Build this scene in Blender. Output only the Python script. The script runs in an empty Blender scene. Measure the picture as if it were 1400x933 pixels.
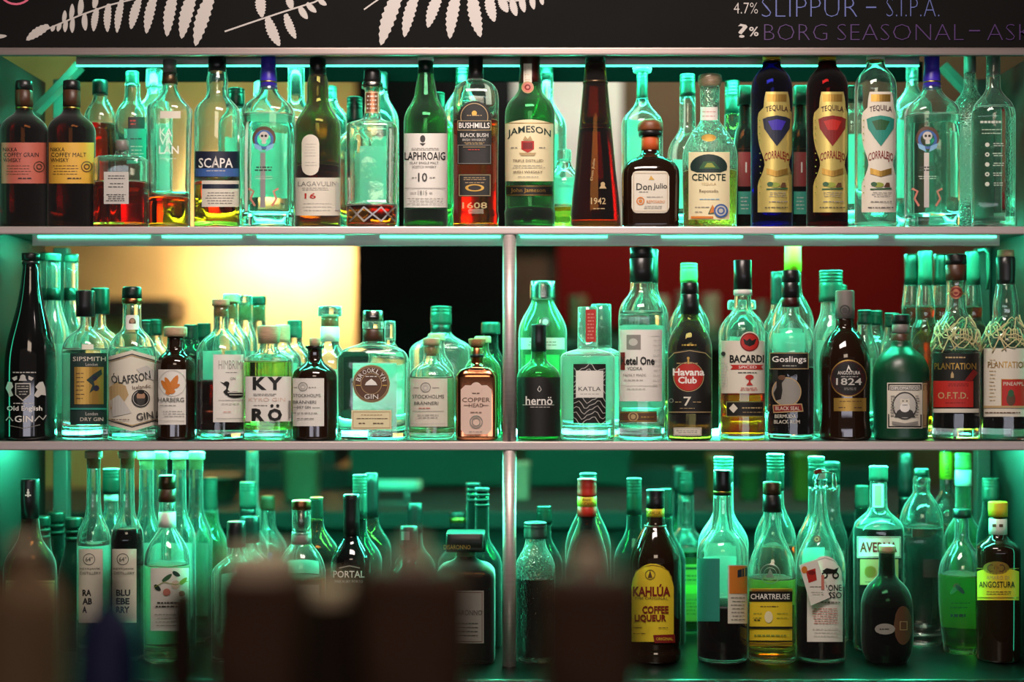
import bpy, bmesh, math, random
from mathutils import Vector
random.seed(7)
sc = bpy.context.scene
COL = sc.collection
# ------------------------------------------------------------------ camera, world, lights, exposure
# D = distance to the front edge of the shelves, F = focal length in photo pixels, HY = horizon row, CX = centre column, ZC = eye height
D, F, HY, CX, ZC = 2.43, 1944.0, 500.0, 700.0, 1.40
def S(Y): return (D + Y) / F                              # metres per photo pixel on the plane at depth Y
def PX(px, Y): return (px - CX) * S(Y)
def PZ(py, Y): return ZC + (HY - py) * S(Y)
cam = bpy.data.cameras.new('camera'); camo = bpy.data.objects.new('camera', cam); COL.objects.link(camo)
camo.location = (0, -D, ZC); camo.rotation_euler = (math.pi/2, 0, 0)
cam.sensor_width = 36; cam.lens = F*36/1400; cam.shift_y = (HY-466.5)/1400; cam.clip_start = .05
cam.dof.use_dof = True; cam.dof.focus_distance = D + .01; cam.dof.aperture_fstop = 1.2
sc.camera = camo
w = bpy.data.worlds.new('world'); sc.world = w; w.use_nodes = True
w.node_tree.nodes['Background'].inputs[0].default_value = (1, .84, .7, 1)
w.node_tree.nodes['Background'].inputs[1].default_value = .06
sc.view_settings.view_transform = 'Standard'; sc.view_settings.look = 'None'; sc.view_settings.gamma = 1
sc.view_settings.exposure = 0.45; sc.view_settings.use_curve_mapping = False
def area(name, loc, size, energy, col, target, sy=None, spread=180):
    l = bpy.data.lights.new(name, 'AREA'); l.energy = energy; l.color = col; l.shape = 'RECTANGLE'; l.size = size; l.size_y = sy or size
    l.spread = math.radians(spread)
    o = bpy.data.objects.new(name, l); COL.objects.link(o); o.location = loc
    o.rotation_euler = (Vector(target)-Vector(loc)).to_track_quat('-Z', 'Y').to_euler(); return o
area('room_ceiling_lamp', (0, -1.05, 2.62), .9, 21, (1, .84, .76), (0, 0, 1.3), .35)          # the lamps over the guests' side of the bar
area('back_room_lamp', (.12, 2.1, 2.5), .5, 3.6, (1, .93, .92), (.2, 2.7, 1.75), .3)
area('wall_wash_lamp', (-.80, 2.40, 1.80), .34, 11, (1, .86, .64), (-.78, 2.7, 1.76), .12)      # picture light washing the ochre wall
area('red_panel_fill', (.9, 1.7, 2.85), .4, 16, (1, .8, .62), (.75, 2.8, 1.6), .3)  # added fill that brightens the red panel; no known lamp there
area('street_window', (.2, -4.9, 1.12), 4.6, 20, (.9, .86, 1), (.2, 0, 1.12), .4)
area('near_bar_fill', (0, -3.6, 2.7), 1.2, 9, (1, .78, .6), (0, -1.2, 1.2), .5)  # added warm fill behind the camera, lifts the brown things on the near bar
sc.cycles.max_bounces = 24; sc.cycles.transmission_bounces = 24; sc.cycles.transparent_max_bounces = 24
sc.cycles.glossy_bounces = 6; sc.cycles.diffuse_bounces = 3
sc.cycles.sample_clamp_indirect = 8; sc.cycles.use_denoising = True
LED_RGB, LED_W = (.05, 1.0, .54), 200.0

# ------------------------------------------------------------------ materials
MATS = {}
def pm(n, c, r=.5, m=0., e=None, coat=0., noise=None, spec=.5):
    if n in MATS: return MATS[n]
    M = bpy.data.materials.new(n); M.use_nodes = True; t = M.node_tree; b = t.nodes['Principled BSDF']
    b.inputs['Base Color'].default_value = (*c, 1); b.inputs['Roughness'].default_value = r; b.inputs['Metallic'].default_value = m
    b.inputs['Coat Weight'].default_value = coat; b.inputs['Specular IOR Level'].default_value = spec
    if e: b.inputs['Emission Color'].default_value = (*e[:3], 1); b.inputs['Emission Strength'].default_value = e[3]
    if noise:      # (scale xyz, amount, bump)
        tc = t.nodes.new('ShaderNodeTexCoord'); mp = t.nodes.new('ShaderNodeMapping'); nz = t.nodes.new('ShaderNodeTexNoise')
        mp.inputs['Scale'].default_value = noise[0]; nz.inputs['Scale'].default_value = 1; nz.inputs['Detail'].default_value = 5
        t.links.new(tc.outputs['Object'], mp.inputs[0]); t.links.new(mp.outputs[0], nz.inputs['Vector'])
        mr = t.nodes.new('ShaderNodeMapRange'); mr.inputs['From Min'].default_value = .3; mr.inputs['From Max'].default_value = .7
        mr.inputs['To Min'].default_value = 1-noise[1]; mr.inputs['To Max'].default_value = 1+noise[1]; t.links.new(nz.outputs['Fac'], mr.inputs[0])
        mx = t.nodes.new('ShaderNodeVectorMath'); mx.operation = 'SCALE'; mx.inputs[0].default_value = c; t.links.new(mr.outputs[0], mx.inputs['Scale'])
        t.links.new(mx.outputs[0], b.inputs['Base Color'])
        if noise[2]:
            bp = t.nodes.new('ShaderNodeBump'); bp.inputs['Strength'].default_value = noise[2]; bp.inputs['Distance'].default_value = .002
            t.links.new(nz.outputs['Fac'], bp.inputs['Height']); t.links.new(bp.outputs[0], b.inputs['Normal'])
    MATS[n] = M; return M
def glass(n, tint, scat=.05, rough=0., bump=0., bscale=90, ior=1.5, sc_col=(1, 1, 1)):
    if n in MATS: return MATS[n]
    M = bpy.data.materials.new(n); M.use_nodes = True; t = M.node_tree; t.nodes.clear(); N = t.nodes.new; L = t.links.new
    out = N('ShaderNodeOutputMaterial'); g = N('ShaderNodeBsdfGlass')
    g.inputs['IOR'].default_value = ior; g.inputs['Color'].default_value = (*tint, 1); g.inputs['Roughness'].default_value = rough
    if bump:
        tc = N('ShaderNodeTexCoord'); nz = N('ShaderNodeTexVoronoi' if bscale > 150 else 'ShaderNodeTexNoise'); nz.inputs['Scale'].default_value = bscale
        bp = N('ShaderNodeBump'); bp.inputs['Strength'].default_value = bump; bp.inputs['Distance'].default_value = .002
        L(tc.outputs['Object'], nz.inputs['Vector']); L(nz.outputs[0], bp.inputs['Height']); L(bp.outputs[0], g.inputs['Normal'])
    # diffuse haze mixed in so the glass glows with the strip light
    d = N('ShaderNodeBsdfDiffuse'); tl = N('ShaderNodeBsdfTranslucent'); m1 = N('ShaderNodeMixShader')
    d.inputs[0].default_value = (*sc_col, 1); tl.inputs[0].default_value = (*sc_col, 1)
    L(d.outputs[0], m1.inputs[1]); L(tl.outputs[0], m1.inputs[2])
    # painted edge glow: the haze share rises where the glass is seen edge-on
    lw = N('ShaderNodeLayerWeight'); lw.inputs[0].default_value = .5
    def mth(op, a, b=None):
        q = N('ShaderNodeMath'); q.operation = op
        for i, v in enumerate((a, b)):
            if v is None: continue
            if isinstance(v, (int, float)): q.inputs[i].default_value = v
            else: L(v, q.inputs[i])
        return q.outputs[0]
    fac = mth('SUBTRACT', 1, mth('EXPONENT', mth('DIVIDE', -scat, mth('POWER', mth('MAXIMUM', mth('SUBTRACT', 1, lw.outputs['Facing']), .05), 1.8))))
    m2 = N('ShaderNodeMixShader'); L(fac, m2.inputs[0]); L(g.outputs[0], m2.inputs[1]); L(m1.outputs[0], m2.inputs[2])
    L(m2.outputs[0], out.inputs[0]); MATS[n] = M; return M
def clearcol(n, c):                                        # liquid: tints what is seen through it
    if n in MATS: return MATS[n]
    M = bpy.data.materials.new(n); M.use_nodes = True; t = M.node_tree; t.nodes.clear()
    o = t.nodes.new('ShaderNodeOutputMaterial'); tr = t.nodes.new('ShaderNodeBsdfGlass'); tr.inputs[0].default_value = (*c, 1); tr.inputs['IOR'].default_value = .91; tr.inputs['Roughness'].default_value = 0   # spirit inside glass: 1.36/1.5
    t.links.new(tr.outputs[0], o.inputs[0]); MATS[n] = M; return M
def sheet(n, c):                                           # thin paper: light passes through it
    if n in MATS: return MATS[n]
    M = bpy.data.materials.new(n); M.use_nodes = True; t = M.node_tree; t.nodes.clear(); N = t.nodes.new
    o = N('ShaderNodeOutputMaterial'); a = N('ShaderNodeBsdfDiffuse'); b = N('ShaderNodeBsdfTranslucent'); m = N('ShaderNodeMixShader')
    a.inputs[0].default_value = (*c, 1); b.inputs[0].default_value = (*c, 1); m.inputs[0].default_value = .6
    t.links.new(a.outputs[0], m.inputs[1]); t.links.new(b.outputs[0], m.inputs[2]); t.links.new(m.outputs[0], o.inputs[0]); MATS[n] = M; return M
def lin(h):
    v = [int(h[i:i+2], 16)/255 for i in (0, 2, 4)]
    return tuple(x/12.92 if x <= .04045 else ((x+.055)/1.055)**2.4 for x in v)
INK = dict(black='15130f', white='ece8e0', grey='8b877f', lgrey='c3bfb6', dgrey='3a3835', cream='e8dcb0', navy='151d33', blue='3d62a0', red='b3261d',
           dred='7a1410', brown='5a3c28', tan='b59a6c', gold='c39a3e', green='2c5a35', dgreen='16302a', orange='d07a2a', yellow='e6c92c', pink='c9796a',
           nikpink='b9604f', nikyel='d8a63a', paper='e6e2d8', offwhite='d9d2c0', rose='ddbfae', teal='2a8a78', purple='3a2aa0', olive='8c9a3a', chart='d8d83a',
           corr='e2d488', skin='a98468', chalk='b4aea8', chalkpink='d0607a', chalkblue='56609a', chalkpurple='43265c', lime='8fc43a', burg='3a1014', silver='b0aca8', sky='7fb0cf')
def ink(n):
    if n in ('gold', 'goldfoil'): return pm('ink_gold', lin('c8a050'), .38, .75)
    if n == 'copper': return pm('ink_copper', lin('c08060'), .35, .8)
    if n == 'silverfoil': return pm('ink_silver', lin('b8b4b0'), .3, .85)
    if n == 'corr': return pm('ink_corr', lin('e2cf7a'), .3, .55)
    return pm('ink_'+n, lin(INK[n]), .55)
G = dict(clear=lambda: glass('clear_glass', (.97, 1, .985), .013, 0, .16, 38), fog=lambda: glass('hazy_clear_glass', (.95, 1, .975), .05, 0, .16, 38),
         hammer=lambda: glass('hammered_glass', (.97, 1, .985), .014, 0, .6, 260), cut=lambda: glass('cut_glass', (.98, 1, .99), .012, 0, .25, 60),
         green=lambda: glass('green_glass', (.2, .62, .36), .03, sc_col=(.75, 1, .85)), pgreen=lambda: glass('pale_green_glass', (.6, .95, .68), .035),
         dgreen=lambda: glass('dark_green_glass', (.06, .24, .12), .015), olive=lambda: glass('olive_glass', (.55, .5, .17), .025),
         amber=lambda: glass('amber_glass', (.58, .26, .06), .016), damber=lambda: glass('dark_amber_glass', (.18, .06, .014), .018),
         blue=lambda: glass('cobalt_glass', (.03, .04, .42), .008), ruby=lambda: glass('ruby_glass', (.42, .02, .02), .008),
         black=lambda: pm('black_glass', (.006, .006, .006), .06, 0, coat=.5), brown=lambda: pm('dark_brown_glass', (.016, .007, .004), .06, coat=.5),
         frostg=lambda: pm('frosted_green_glass', (.006, .05, .022), .32), copperm=lambda: pm('copper_plate', lin('c47f58'), .12, 1.),
         milk=lambda: glass('milky_glass', (.9, 1, .95), .3))
LQ = dict(water=(.985, 1, .99), amber=(.92, .2, .02), gold=(.95, .46, .13), dark=(.2, .07, .02), red=(.2, .02, .02), brown=(.62, .07, .01), yellow=(.94, .84, .36), green=(.55, .88, .36),
          black=(.012, .008, .006), pale=(.93, .96, .8), blush=(.95, .75, .62))
CAPM = dict(black=lambda: pm('black_cap', (.012, .012, .012), .3), wood=lambda: pm('pale_wood', lin('b99b7a'), .6, noise=((90, 90, 500), .18, .1)), cork=lambda: pm('cork', lin('9c6f45'), .8, noise=((400, 400, 400), .25, .2)),
            dwood=lambda: pm('brown_wood', lin('7a4526'), .4, noise=((60, 60, 300), .2, 0)), steel=lambda: pm('cap_metal', lin('b5b0a8'), .25, 1), gold=lambda: pm('gold_foil', lin('c9a24e'), .3, 1),
            copper=lambda: pm('copper_foil', lin('b0714a'), .3, 1), purple=lambda: pm('purple_foil', lin('3d2bb0'), .35), red=lambda: pm('red_cap', lin('c02a1c'), .35),
            dred=lambda: pm('oxblood_foil', lin('3c120e'), .35), teal=lambda: pm('led_tint_cap', lin('40584f'), .28, .4), dgreen=lambda: pm('dark_green_cap', lin('0d241d'), .3), white=lambda: pm('white_cap', lin('e2ded6'), .4),  # teal caps: green of the strip lights mixed into the cap colour
            yellow=lambda: pm('yellow_cap', lin('e0bb28'), .4), orange=lambda: pm('orange_paper', lin('c4551e'), .6), brown=lambda: pm('brown_cap', lin('4a2c1a'), .4), grey=lambda: pm('grey_cap', lin('77706a'), .4),
            lime=lambda: pm('lime_foil', lin('c8b41c'), .4), bronze=lambda: pm('bronze_cap', lin('5c4a34'), .3, .7), clear=lambda: glass('clear_glass', (.97, 1, .985), .013, 0, .16, 38), fog=lambda: glass('hazy_clear_glass', (.95, 1, .975), .05, 0, .16, 38),
            lgreen=lambda: pm('light_green_cap', lin('6f9a50'), .4), navy=lambda: pm('navy_cap', lin('141a33'), .4), paper=lambda: ink('paper'), burg=lambda: pm('burgundy_foil', lin('4a1a20'), .4))

# ------------------------------------------------------------------ mesh helpers
def link(name, me, m=None, parent=None):
    o = bpy.data.objects.new(name, me); COL.objects.link(o)
    if m is not None:
        for k in (m if isinstance(m, list) else [m]): me.materials.append(k)
    if parent: o.parent = parent
    return o
def tag(o, label=None, cat=None, group=None, kind=None):
    if label: o['label'] = label
    if cat: o['category'] = cat
    if group: o['group'] = group
    if kind: o['kind'] = kind
    return o
def thing(name, label, cat, loc=(0, 0, 0), group=None):
    o = bpy.data.objects.new(name, None); COL.objects.link(o); o.location = loc; o.empty_display_size = .02
    return tag(o, label, cat, group)
def frombm(name, bm, m, parent=None, smooth=False, off=None):
    if off:
        for v in bm.verts: v.co -= Vector(off)
    if smooth:
        for f in bm.faces: f.smooth = True
    me = bpy.data.meshes.new(name); bm.to_mesh(me); bm.free(); return link(name, me, m, parent)
def addbox(bm, x0, x1, y0, y1, z0, z1, bev=0):
    r = bmesh.ops.create_cube(bm, size=1); vs = r['verts']
    for v in vs: v.co = Vector(((x0+x1)/2+v.co.x*(x1-x0), (y0+y1)/2+v.co.y*(y1-y0), (z0+z1)/2+v.co.z*(z1-z0)))
    if bev:
        es = list({e for v in vs for e in v.link_edges}); bmesh.ops.bevel(bm, geom=es, offset=bev, segments=2, affect='EDGES', profile=.6)
def box(name, x0, x1, y0, y1, z0, z1, m, parent=None, bev=0):
    bm = bmesh.new(); addbox(bm, x0, x1, y0, y1, z0, z1, bev); return frombm(name, bm, m, parent, off=parent.location if parent else None)
def tube(bm, pts, r, seg=8, closed=False):
    pts = [Vector(p) for p in pts]; rings = []; n = len(pts)
    for i, p in enumerate(pts):
        a = pts[(i-1) % n] if (closed or i) else p; b = pts[(i+1) % n] if (closed or i < n-1) else p
        d = (b-a).normalized(); u = d.orthogonal().normalized()
        if rings: u = (pu - d*pu.dot(d)).normalized()
        pu = u; q = d.cross(u); rr = r(i/(n-1)) if callable(r) else r
        rings.append([bm.verts.new(p+(u*math.cos(t)+q*math.sin(t))*rr) for t in [2*math.pi*k/seg for k in range(seg)]])
    for i in range(n if closed else n-1):
        a, b = rings[i], rings[(i+1) % n]
        for k in range(seg):
            f = bm.faces.new((a[k], a[(k+1) % seg], b[(k+1) % seg], b[k])); f.smooth = True
    if not closed: bm.faces.new(rings[0][::-1]); bm.faces.new(rings[-1])
class Prof:                                                # monotone cubic through (row, half width) points
    def __init__(s, pts):
        p = sorted(pts); s.x = [a for a, _ in p]; s.y = [b for _, b in p]; n = len(p)
        h = [max(s.x[i+1]-s.x[i], 1e-6) for i in range(n-1)]; d = [(s.y[i+1]-s.y[i])/h[i] for i in range(n-1)]
        m = [0.]*n
        if n > 1:
            m[0] = d[0]; m[-1] = d[-1]
            for i in range(1, n-1): m[i] = 0 if d[i-1]*d[i] <= 0 else 2*d[i-1]*d[i]/(d[i-1]+d[i])
        s.h, s.m = h, m
    def __call__(s, t):
        if t <= s.x[0]: return s.y[0]
        if t >= s.x[-1]: return s.y[-1]
        i = max(k for k in range(len(s.x)) if s.x[k] <= t); h = s.h[i]; u = (t-s.x[i])/h
        return (2*u**3-3*u*u+1)*s.y[i]+(u**3-2*u*u+u)*h*s.m[i]+(-2*u**3+3*u*u)*s.y[i+1]+(u**3-u*u)*h*s.m[i+1]
    def rows(s, a, b, sub=3):
        r = {round(a, 3), round(b, 3)}
        for p, q in zip(s.x, s.x[1:]):
            for k in range(sub+1):
                t = p+(q-p)*k/sub
                if a < t < b: r.add(round(t, 3))
        return sorted(r)
SEG = 40
def ringpts(wd, n, dr, seg=SEG):
    o = []
    for k in range(seg):
        a = 2*math.pi*k/seg; c, s_ = math.cos(a), math.sin(a)
        o.append((wd*math.copysign(abs(c)**(2/n), c), wd*dr*math.copysign(abs(s_)**(2/n), s_)))
    return o
def loft(bm, rings, flip=False, mi=0):                     # rings: (z, [(x,y)...]) from top to bottom, closed at both ends
    R = [[bm.verts.new((x, y, z)) for x, y in pts] for z, pts in rings]; fs = []
    for p, q in zip(R, R[1:]):
        n = len(p)
        for k in range(n):
            f = bm.faces.new((p[k], q[k], q[(k+1) % n], p[(k+1) % n])); f.smooth = True; fs.append(f)
    fs.append(bm.faces.new(R[0])); fs.append(bm.faces.new(R[-1][::-1]))
    if flip: bmesh.ops.reverse_faces(bm, faces=fs)
_tc = {}
def textmesh(s, thin=0):
    if (s, thin) not in _tc:
        c = bpy.data.curves.new('t', 'FONT'); c.body = s; c.resolution_u = 2; c.fill_mode = 'FRONT'; c.offset = -thin; o = bpy.data.objects.new('t', c)
        me = bpy.data.meshes.new_from_object(o); vs = [(v.co.x, v.co.y) for v in me.vertices]; fs = [tuple(p.vertices) for p in me.polygons]
        bpy.data.objects.remove(o); bpy.data.curves.remove(c); bpy.data.meshes.remove(me); _tc[s, thin] = (vs, fs)
    return _tc[s, thin]
# flat print, in photo pixels: each returns (verts2d, faces, ink)
def T(s, cx, cy, h, col, wd=None, arch=0, rot=0, thin=None):
    if thin is None: thin = -.012 if h > 7 else 0
    vs, fs = textmesh(s, thin); xs = [v[0] for v in vs]; ys = [v[1] for v in vs]; x0, x1, y0, y1 = min(xs), max(xs), min(ys), max(ys)
    kx = h/(y1-y0); kx = wd/(x1-x0) if wd else kx; ky = h/(y1-y0); hw = kx*(x1-x0)/2; o = []
    for x, y in vs:
        X = (x-(x0+x1)/2)*kx; Y = -(y-(y0+y1)/2)*ky+arch*(X/hw)**2
        if rot: X, Y = X*math.cos(rot)-Y*math.sin(rot), X*math.sin(rot)+Y*math.cos(rot)
        o.append((cx+X, cy+Y))
    return (o, fs, col)
def R(x0, x1, y0, y1, col):
    n = max(2, int(abs(x1-x0)/4)+1); vs = [(x0+(x1-x0)*i/n, y) for i in range(n+1) for y in (y0, y1)]
    return (vs, [(2*i, 2*i+1, 2*i+3, 2*i+2) for i in range(n)], col)
def BD(x0, x1, y0, y1, t, col):                            # a thin frame
    vs, fs = [], []
    for a in (R(x0, x1, y0, y0+t, col), R(x0, x1, y1-t, y1, col), R(x0, x0+t, y0, y1, col), R(x1-t, x1, y0, y1, col)):
        k = len(vs); vs += a[0]; fs += [tuple(i+k for i in f) for f in a[1]]
    return (vs, fs, col)
def C(cx, cy, r, col, ri=0, ry=None, n=28):
    ry = ry or r; q = ri/r if r else 0; rs = [q+(1-q)*k/4 for k in range(5)]; vs, fs = [], []
    for k in rs:
        for i in range(n): a = 2*math.pi*i/n; vs.append((cx+r*k*math.cos(a), cy+ry*k*math.sin(a)))
    for j in range(4):
        for i in range(n): fs.append((j*n+i, j*n+(i+1) % n, (j+1)*n+(i+1) % n, (j+1)*n+i))
    return (vs, fs, col)
def P(pts, col): return (pts, [tuple(range(len(pts)))], col)
def FP(x0, x1, y0, y1, rows, col, h=1.1, seed=1):          # lines of print too small to read
    rnd = random.Random(seed+int(x0)+int(y0)); vs, fs = [], []
    for k in range(rows):
        y = y0+(y1-y0)*(k+.5)/rows; x = x0+rnd.random()*(x1-x0)*.12; e = x1-rnd.random()*(x1-x0)*.12
        while x < e-1:
            l = min(rnd.uniform(2, 6), e-x); n = len(vs); vs += [(x, y-h/2), (x, y+h/2), (x+l, y+h/2), (x+l, y-h/2)]; fs.append((n, n+1, n+2, n+3)); x += l+1.1
    return (vs, fs, col)
def LEAF(x0, y0, x1, y1, wd, col, teeth=0, n=12):
    dx, dy = x1-x0, y1-y0; L_ = math.hypot(dx, dy); ux, uy = dx/L_, dy/L_; up, dn = [], []
    for i in range(n+1):
        t = i/n; ww = wd*math.sin(math.pi*min(1, t*.92+.08))**.6*(1+(teeth if i % 2 else -teeth)); c = .10*L_*math.sin(math.pi*t)
        up.append((x0+ux*L_*t-uy*(ww+c*.3), y0+uy*L_*t+ux*(ww+c*.3))); dn.append((x0+ux*L_*t+uy*(ww-c*.3), y0+uy*L_*t-ux*(ww-c*.3)))
    vs = up+dn; return (vs, [(i, i+1, n+2+i, n+1+i) for i in range(n)], col)
def printmesh(name, prints, conform, parent, off, base=.0004, step=.00012):
    mats, idx, V, Fc, MI = [], {}, [], [], []
    for j, (vs, fs, col) in enumerate(prints):
        if col not in idx: idx[col] = len(mats); mats.append(ink(col))
        xs = [v[0] for v in vs]
        wide = max((max(vs[i][0] for i in f)-min(vs[i][0] for i in f) for f in fs), default=0)
        if wide > 7:
            bm = bmesh.new(); bv = [bm.verts.new((x, y, 0)) for x, y in vs]
            for f in fs:
                try: bm.faces.new([bv[i] for i in f])
                except ValueError: pass
            x = min(xs)+4
            while x < max(xs):
                bmesh.ops.bisect_plane(bm, geom=bm.verts[:]+bm.edges[:]+bm.faces[:], plane_co=(x, 0, 0), plane_no=(1, 0, 0)); x += 4
            bmesh.ops.triangulate(bm, faces=[f for f in bm.faces if len(f.verts) > 4])
            bm.verts.index_update(); vs = [(v.co.x, v.co.y) for v in bm.verts]; fs = [tuple(v.index for v in f.verts) for f in bm.faces]; bm.free()
        k = len(V); V += [Vector(conform(x, y, base+step*j))-Vector(off) for x, y in vs]
        for f in fs: Fc.append(tuple(i+k for i in f)); MI.append(idx[col])
    me = bpy.data.meshes.new(name); me.from_pydata(V, [], Fc)
    for p, m in zip(me.polygons, MI): p.material_index = m
    return link(name, me, mats, parent)
def LB(m, x0, x1, y0, y1, prints=(), shape=None, name='label', back=False, label=None): return dict(m=m, x0=x0, x1=x1, y0=y0, y1=y1, p=list(prints), shape=shape, name=name, back=back, label=label)

SHELF = dict(A=PZ(310, 0), B=PZ(603.5, 0), C=PZ(912, 0))
def bottle(name, label, sh, cx, Y, prof, gl='clear', caps=(), liq=None, lbs=(), n=2., dr=1., full=None, group=None, cat='bottle', back=None, wall=3.2, extra=None, base=8):
    s = S(Y); zb = SHELF[sh]+.0006; yb = HY-(zb-ZC)/s; x = PX(cx, Y); off = (x, Y, zb)
    root = thing(name, label, cat, off, group)
    pr = [p for p in prof if p[0] < yb-4]; last = prof[-1][1]; pr.append((yb-3.5, last)) if pr[-1][0] < yb-6 else None
    f = Prof(pr); wm = max(p[1] for p in prof); y0 = prof[0][0]
    def nd(wd):
        t = min(1, max(0, (wd/wm-.5)/.35)); t = t*t*(3-2*t); return 2+(n-2)*t, 1+(dr-1)*t
    def W(y): return f(y)
    def conf(px, py, o, sg=-1):                            # photo pixel -> point on the front of the bottle (sg=1: on its back)
        dep = W(py)*s*.8 if sg < 0 else 0; q = px; py0 = py
        for k in range(14):                                # meet the line of sight with the curved surface
            if sg < 0:
                xw = (px-CX)*(D+Y-dep)/F; zw = (HY-py)*(D+Y-dep)/F; q = cx+(xw-PX(cx, Y))/s; py0 = HY-zw/s
            wd = W(py0); nn, dd = nd(wd); u = max(-.995, min(.995, (q-cx)/wd)); d2 = wd*dd*(1-abs(u)**nn)**(1/nn)*s
            dep = dep+.6*(d2-dep) if sg < 0 else d2
        nx, ny = u, -math.sqrt(max(0, 1-u*u)) if nn < 2.6 else -1
        nx = 0 if nn >= 2.6 and abs(u) < .9 else nx
        return (x+u*wd*s+nx*o, Y+sg*d2-sg*ny*o, PZ(py0, Y))
    opaque = gl in ('black', 'brown', 'frostg', 'copperm')
    bm = bmesh.new(); rings = []
    for y in f.rows(y0, yb-3.5): wd = W(y); nn, dd = nd(wd); rings.append(((HY-y)*s+ZC-zb, ringpts(wd*s, nn, dd)))
    nn, dd = nd(last)
    for dz, k in ((2.0, .985), (.8, .955), (0, .90), (0, .80), (1.2, .6)): rings.append((dz*s, ringpts(last*k*s, nn, dd)))
    loft(bm, rings)
    lv = None
    if not opaque:
        lv = full if full else (liq[0] if liq else yb-base); ys = f.rows(y0+.6, lv); ir = []
        for y in ys: wd = max(W(y)-wall, W(y)*.5); nn, dd = nd(W(y)); ir.append(((HY-y)*s+ZC-zb, ringpts(wd*s, nn, dd)))
        loft(bm, ir, True)
    bo = frombm('body', bm, G[gl](), root)
    if full and not liq and not opaque: liq = (full, 'water')
    if liq and not opaque:
        bm = bmesh.new(); lr = []
        for y in f.rows(max(liq[0]+.6, y0+2), yb-base): wd = max(W(y)-wall-.5, W(y)*.5); nn, dd = nd(W(y)); lr.append(((HY-y)*s+ZC-zb, ringpts(wd*s, nn, dd)))
        loft(bm, lr); frombm('liquid', bm, clearcol('liquid_'+liq[1], LQ[liq[1]]), root)
    for cp in caps:
        cn, cm, pts = cp[:3]; n2, d2 = (cp[3], cp[4]) if len(cp) > 4 else (2., 1.); bm = bmesh.new(); g = Prof(pts); cr = []
        ys = g.rows(pts[0][0], pts[-1][0], 2); e = min(1., (pts[-1][0]-pts[0][0])*.15)
        ys = [ys[0], ys[0]+e]+[y for y in ys if ys[0]+e < y < ys[-1]-e*.5]+[ys[-1]]
        for i, y in enumerate(ys): wd = g(y)-(e if i == 0 else 0); cr.append(((HY-y)*s+ZC-zb, ringpts(wd*s, n2, d2, 28)))
        loft(bm, cr); frombm(cn, bm, CAPM[cm](), root)
    if back: lbs = list(lbs)+[LB('back', *back, name='back_label', back=True)]
    for lb in lbs:
        if lb['m'] is None:
            def cyl(px, py, o, r=lb['x0']):                # print on a cap or foil of half width r
                dep = r*s
                for k in range(12): u = max(-.995, min(.995, ((px-CX)*(D+Y-dep)/F-x)/(r*s))); dep += .6*(r*s*math.sqrt(1-u*u)-dep)
                return (x+u*r*s+u*o, Y-dep-math.sqrt(1-u*u)*o, ZC+(HY-py)*(D+Y-dep)/F)
            printmesh(lb['name'], lb['p'], cyl if lb['x0'] else conf, root, off, .0006); continue
        sg = 1 if lb['back'] else -1; nx, ny = 18, max(2, int((lb['y1']-lb['y0'])/7)); bm = bmesh.new(); grid = []
        x0, x1, ya, yc = lb['x0'], lb['x1'], lb['y0'], lb['y1']; shp = lb['shape']; wref = W((ya+yc)/2)
        a0, a1 = (math.asin(max(-.995, min(.995, (q-cx)/wref))) for q in (x0, x1))
        wrap0, wrap1 = (x0-cx) <= -.95*wref, (x1-cx) >= .95*wref
        for i in range(nx+1):
            t = i/nx; q = cx+wref*math.sin(a0+(a1-a0)*t); col = []; tt = (q-x0)/(x1-x0)*2-1
            for j in range(ny+1):
                u = j/ny; top, bot, xx = ya, yc, q
                if callable(shp): xa, xb = shp(u); xx = xa+(xb-xa)*t; yy = ya+(yc-ya)*u
                else:
                    e = max(0, 1-tt*tt)
                    if shp == 'arch': top = ya+(1-math.sqrt(e))*(yc-ya)*.3
                    elif shp == 'lowarch': top = ya+tt*tt*6
                    elif shp == 'oval': h = (yc-ya)/2*math.sqrt(e); top, bot = (ya+yc)/2-h, (ya+yc)/2+h
                    elif shp == 'round': k = max(0, (abs(tt)-.7)/.3); h = (1-math.sqrt(max(0, 1-k*k)))*(x1-x0)*.15; top, bot = ya+h, yc-h
                    elif shp == 'oct': h = max(0, abs(tt)-.72)*(x1-x0)*.5; top, bot = ya+h, yc-h
                    elif shp == 'hex': h = abs(tt)*9; top, bot = ya+h, yc-h
                    elif shp == 'pill': h = (1-math.sqrt(e))*(x1-x0)/2; top, bot = ya+h, yc-h
                    yy = top+(bot-top)*u
                col.append(bm.verts.new(Vector(conf(xx, yy, .0003, sg))-Vector(off)))
            grid.append(col)
        for a, b in zip(grid, grid[1:]):
            for j in range(ny):
                try: ff = bm.faces.new((a[j], a[j+1], b[j+1], b[j])); ff.smooth = True
                except ValueError: pass
        lo = frombm(lb['name'], bm, sheet('back_paper', (.8, .8, .78)) if lb['m'] == 'back' else ink(lb['m']), root)
        if lb['label']: lo['label'] = lb['label']
        if lb['p']: printmesh('lettering', lb['p'], conf, lo, off, .0008)
    if extra: extra(root, conf, off, s, W)
    return root
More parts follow.
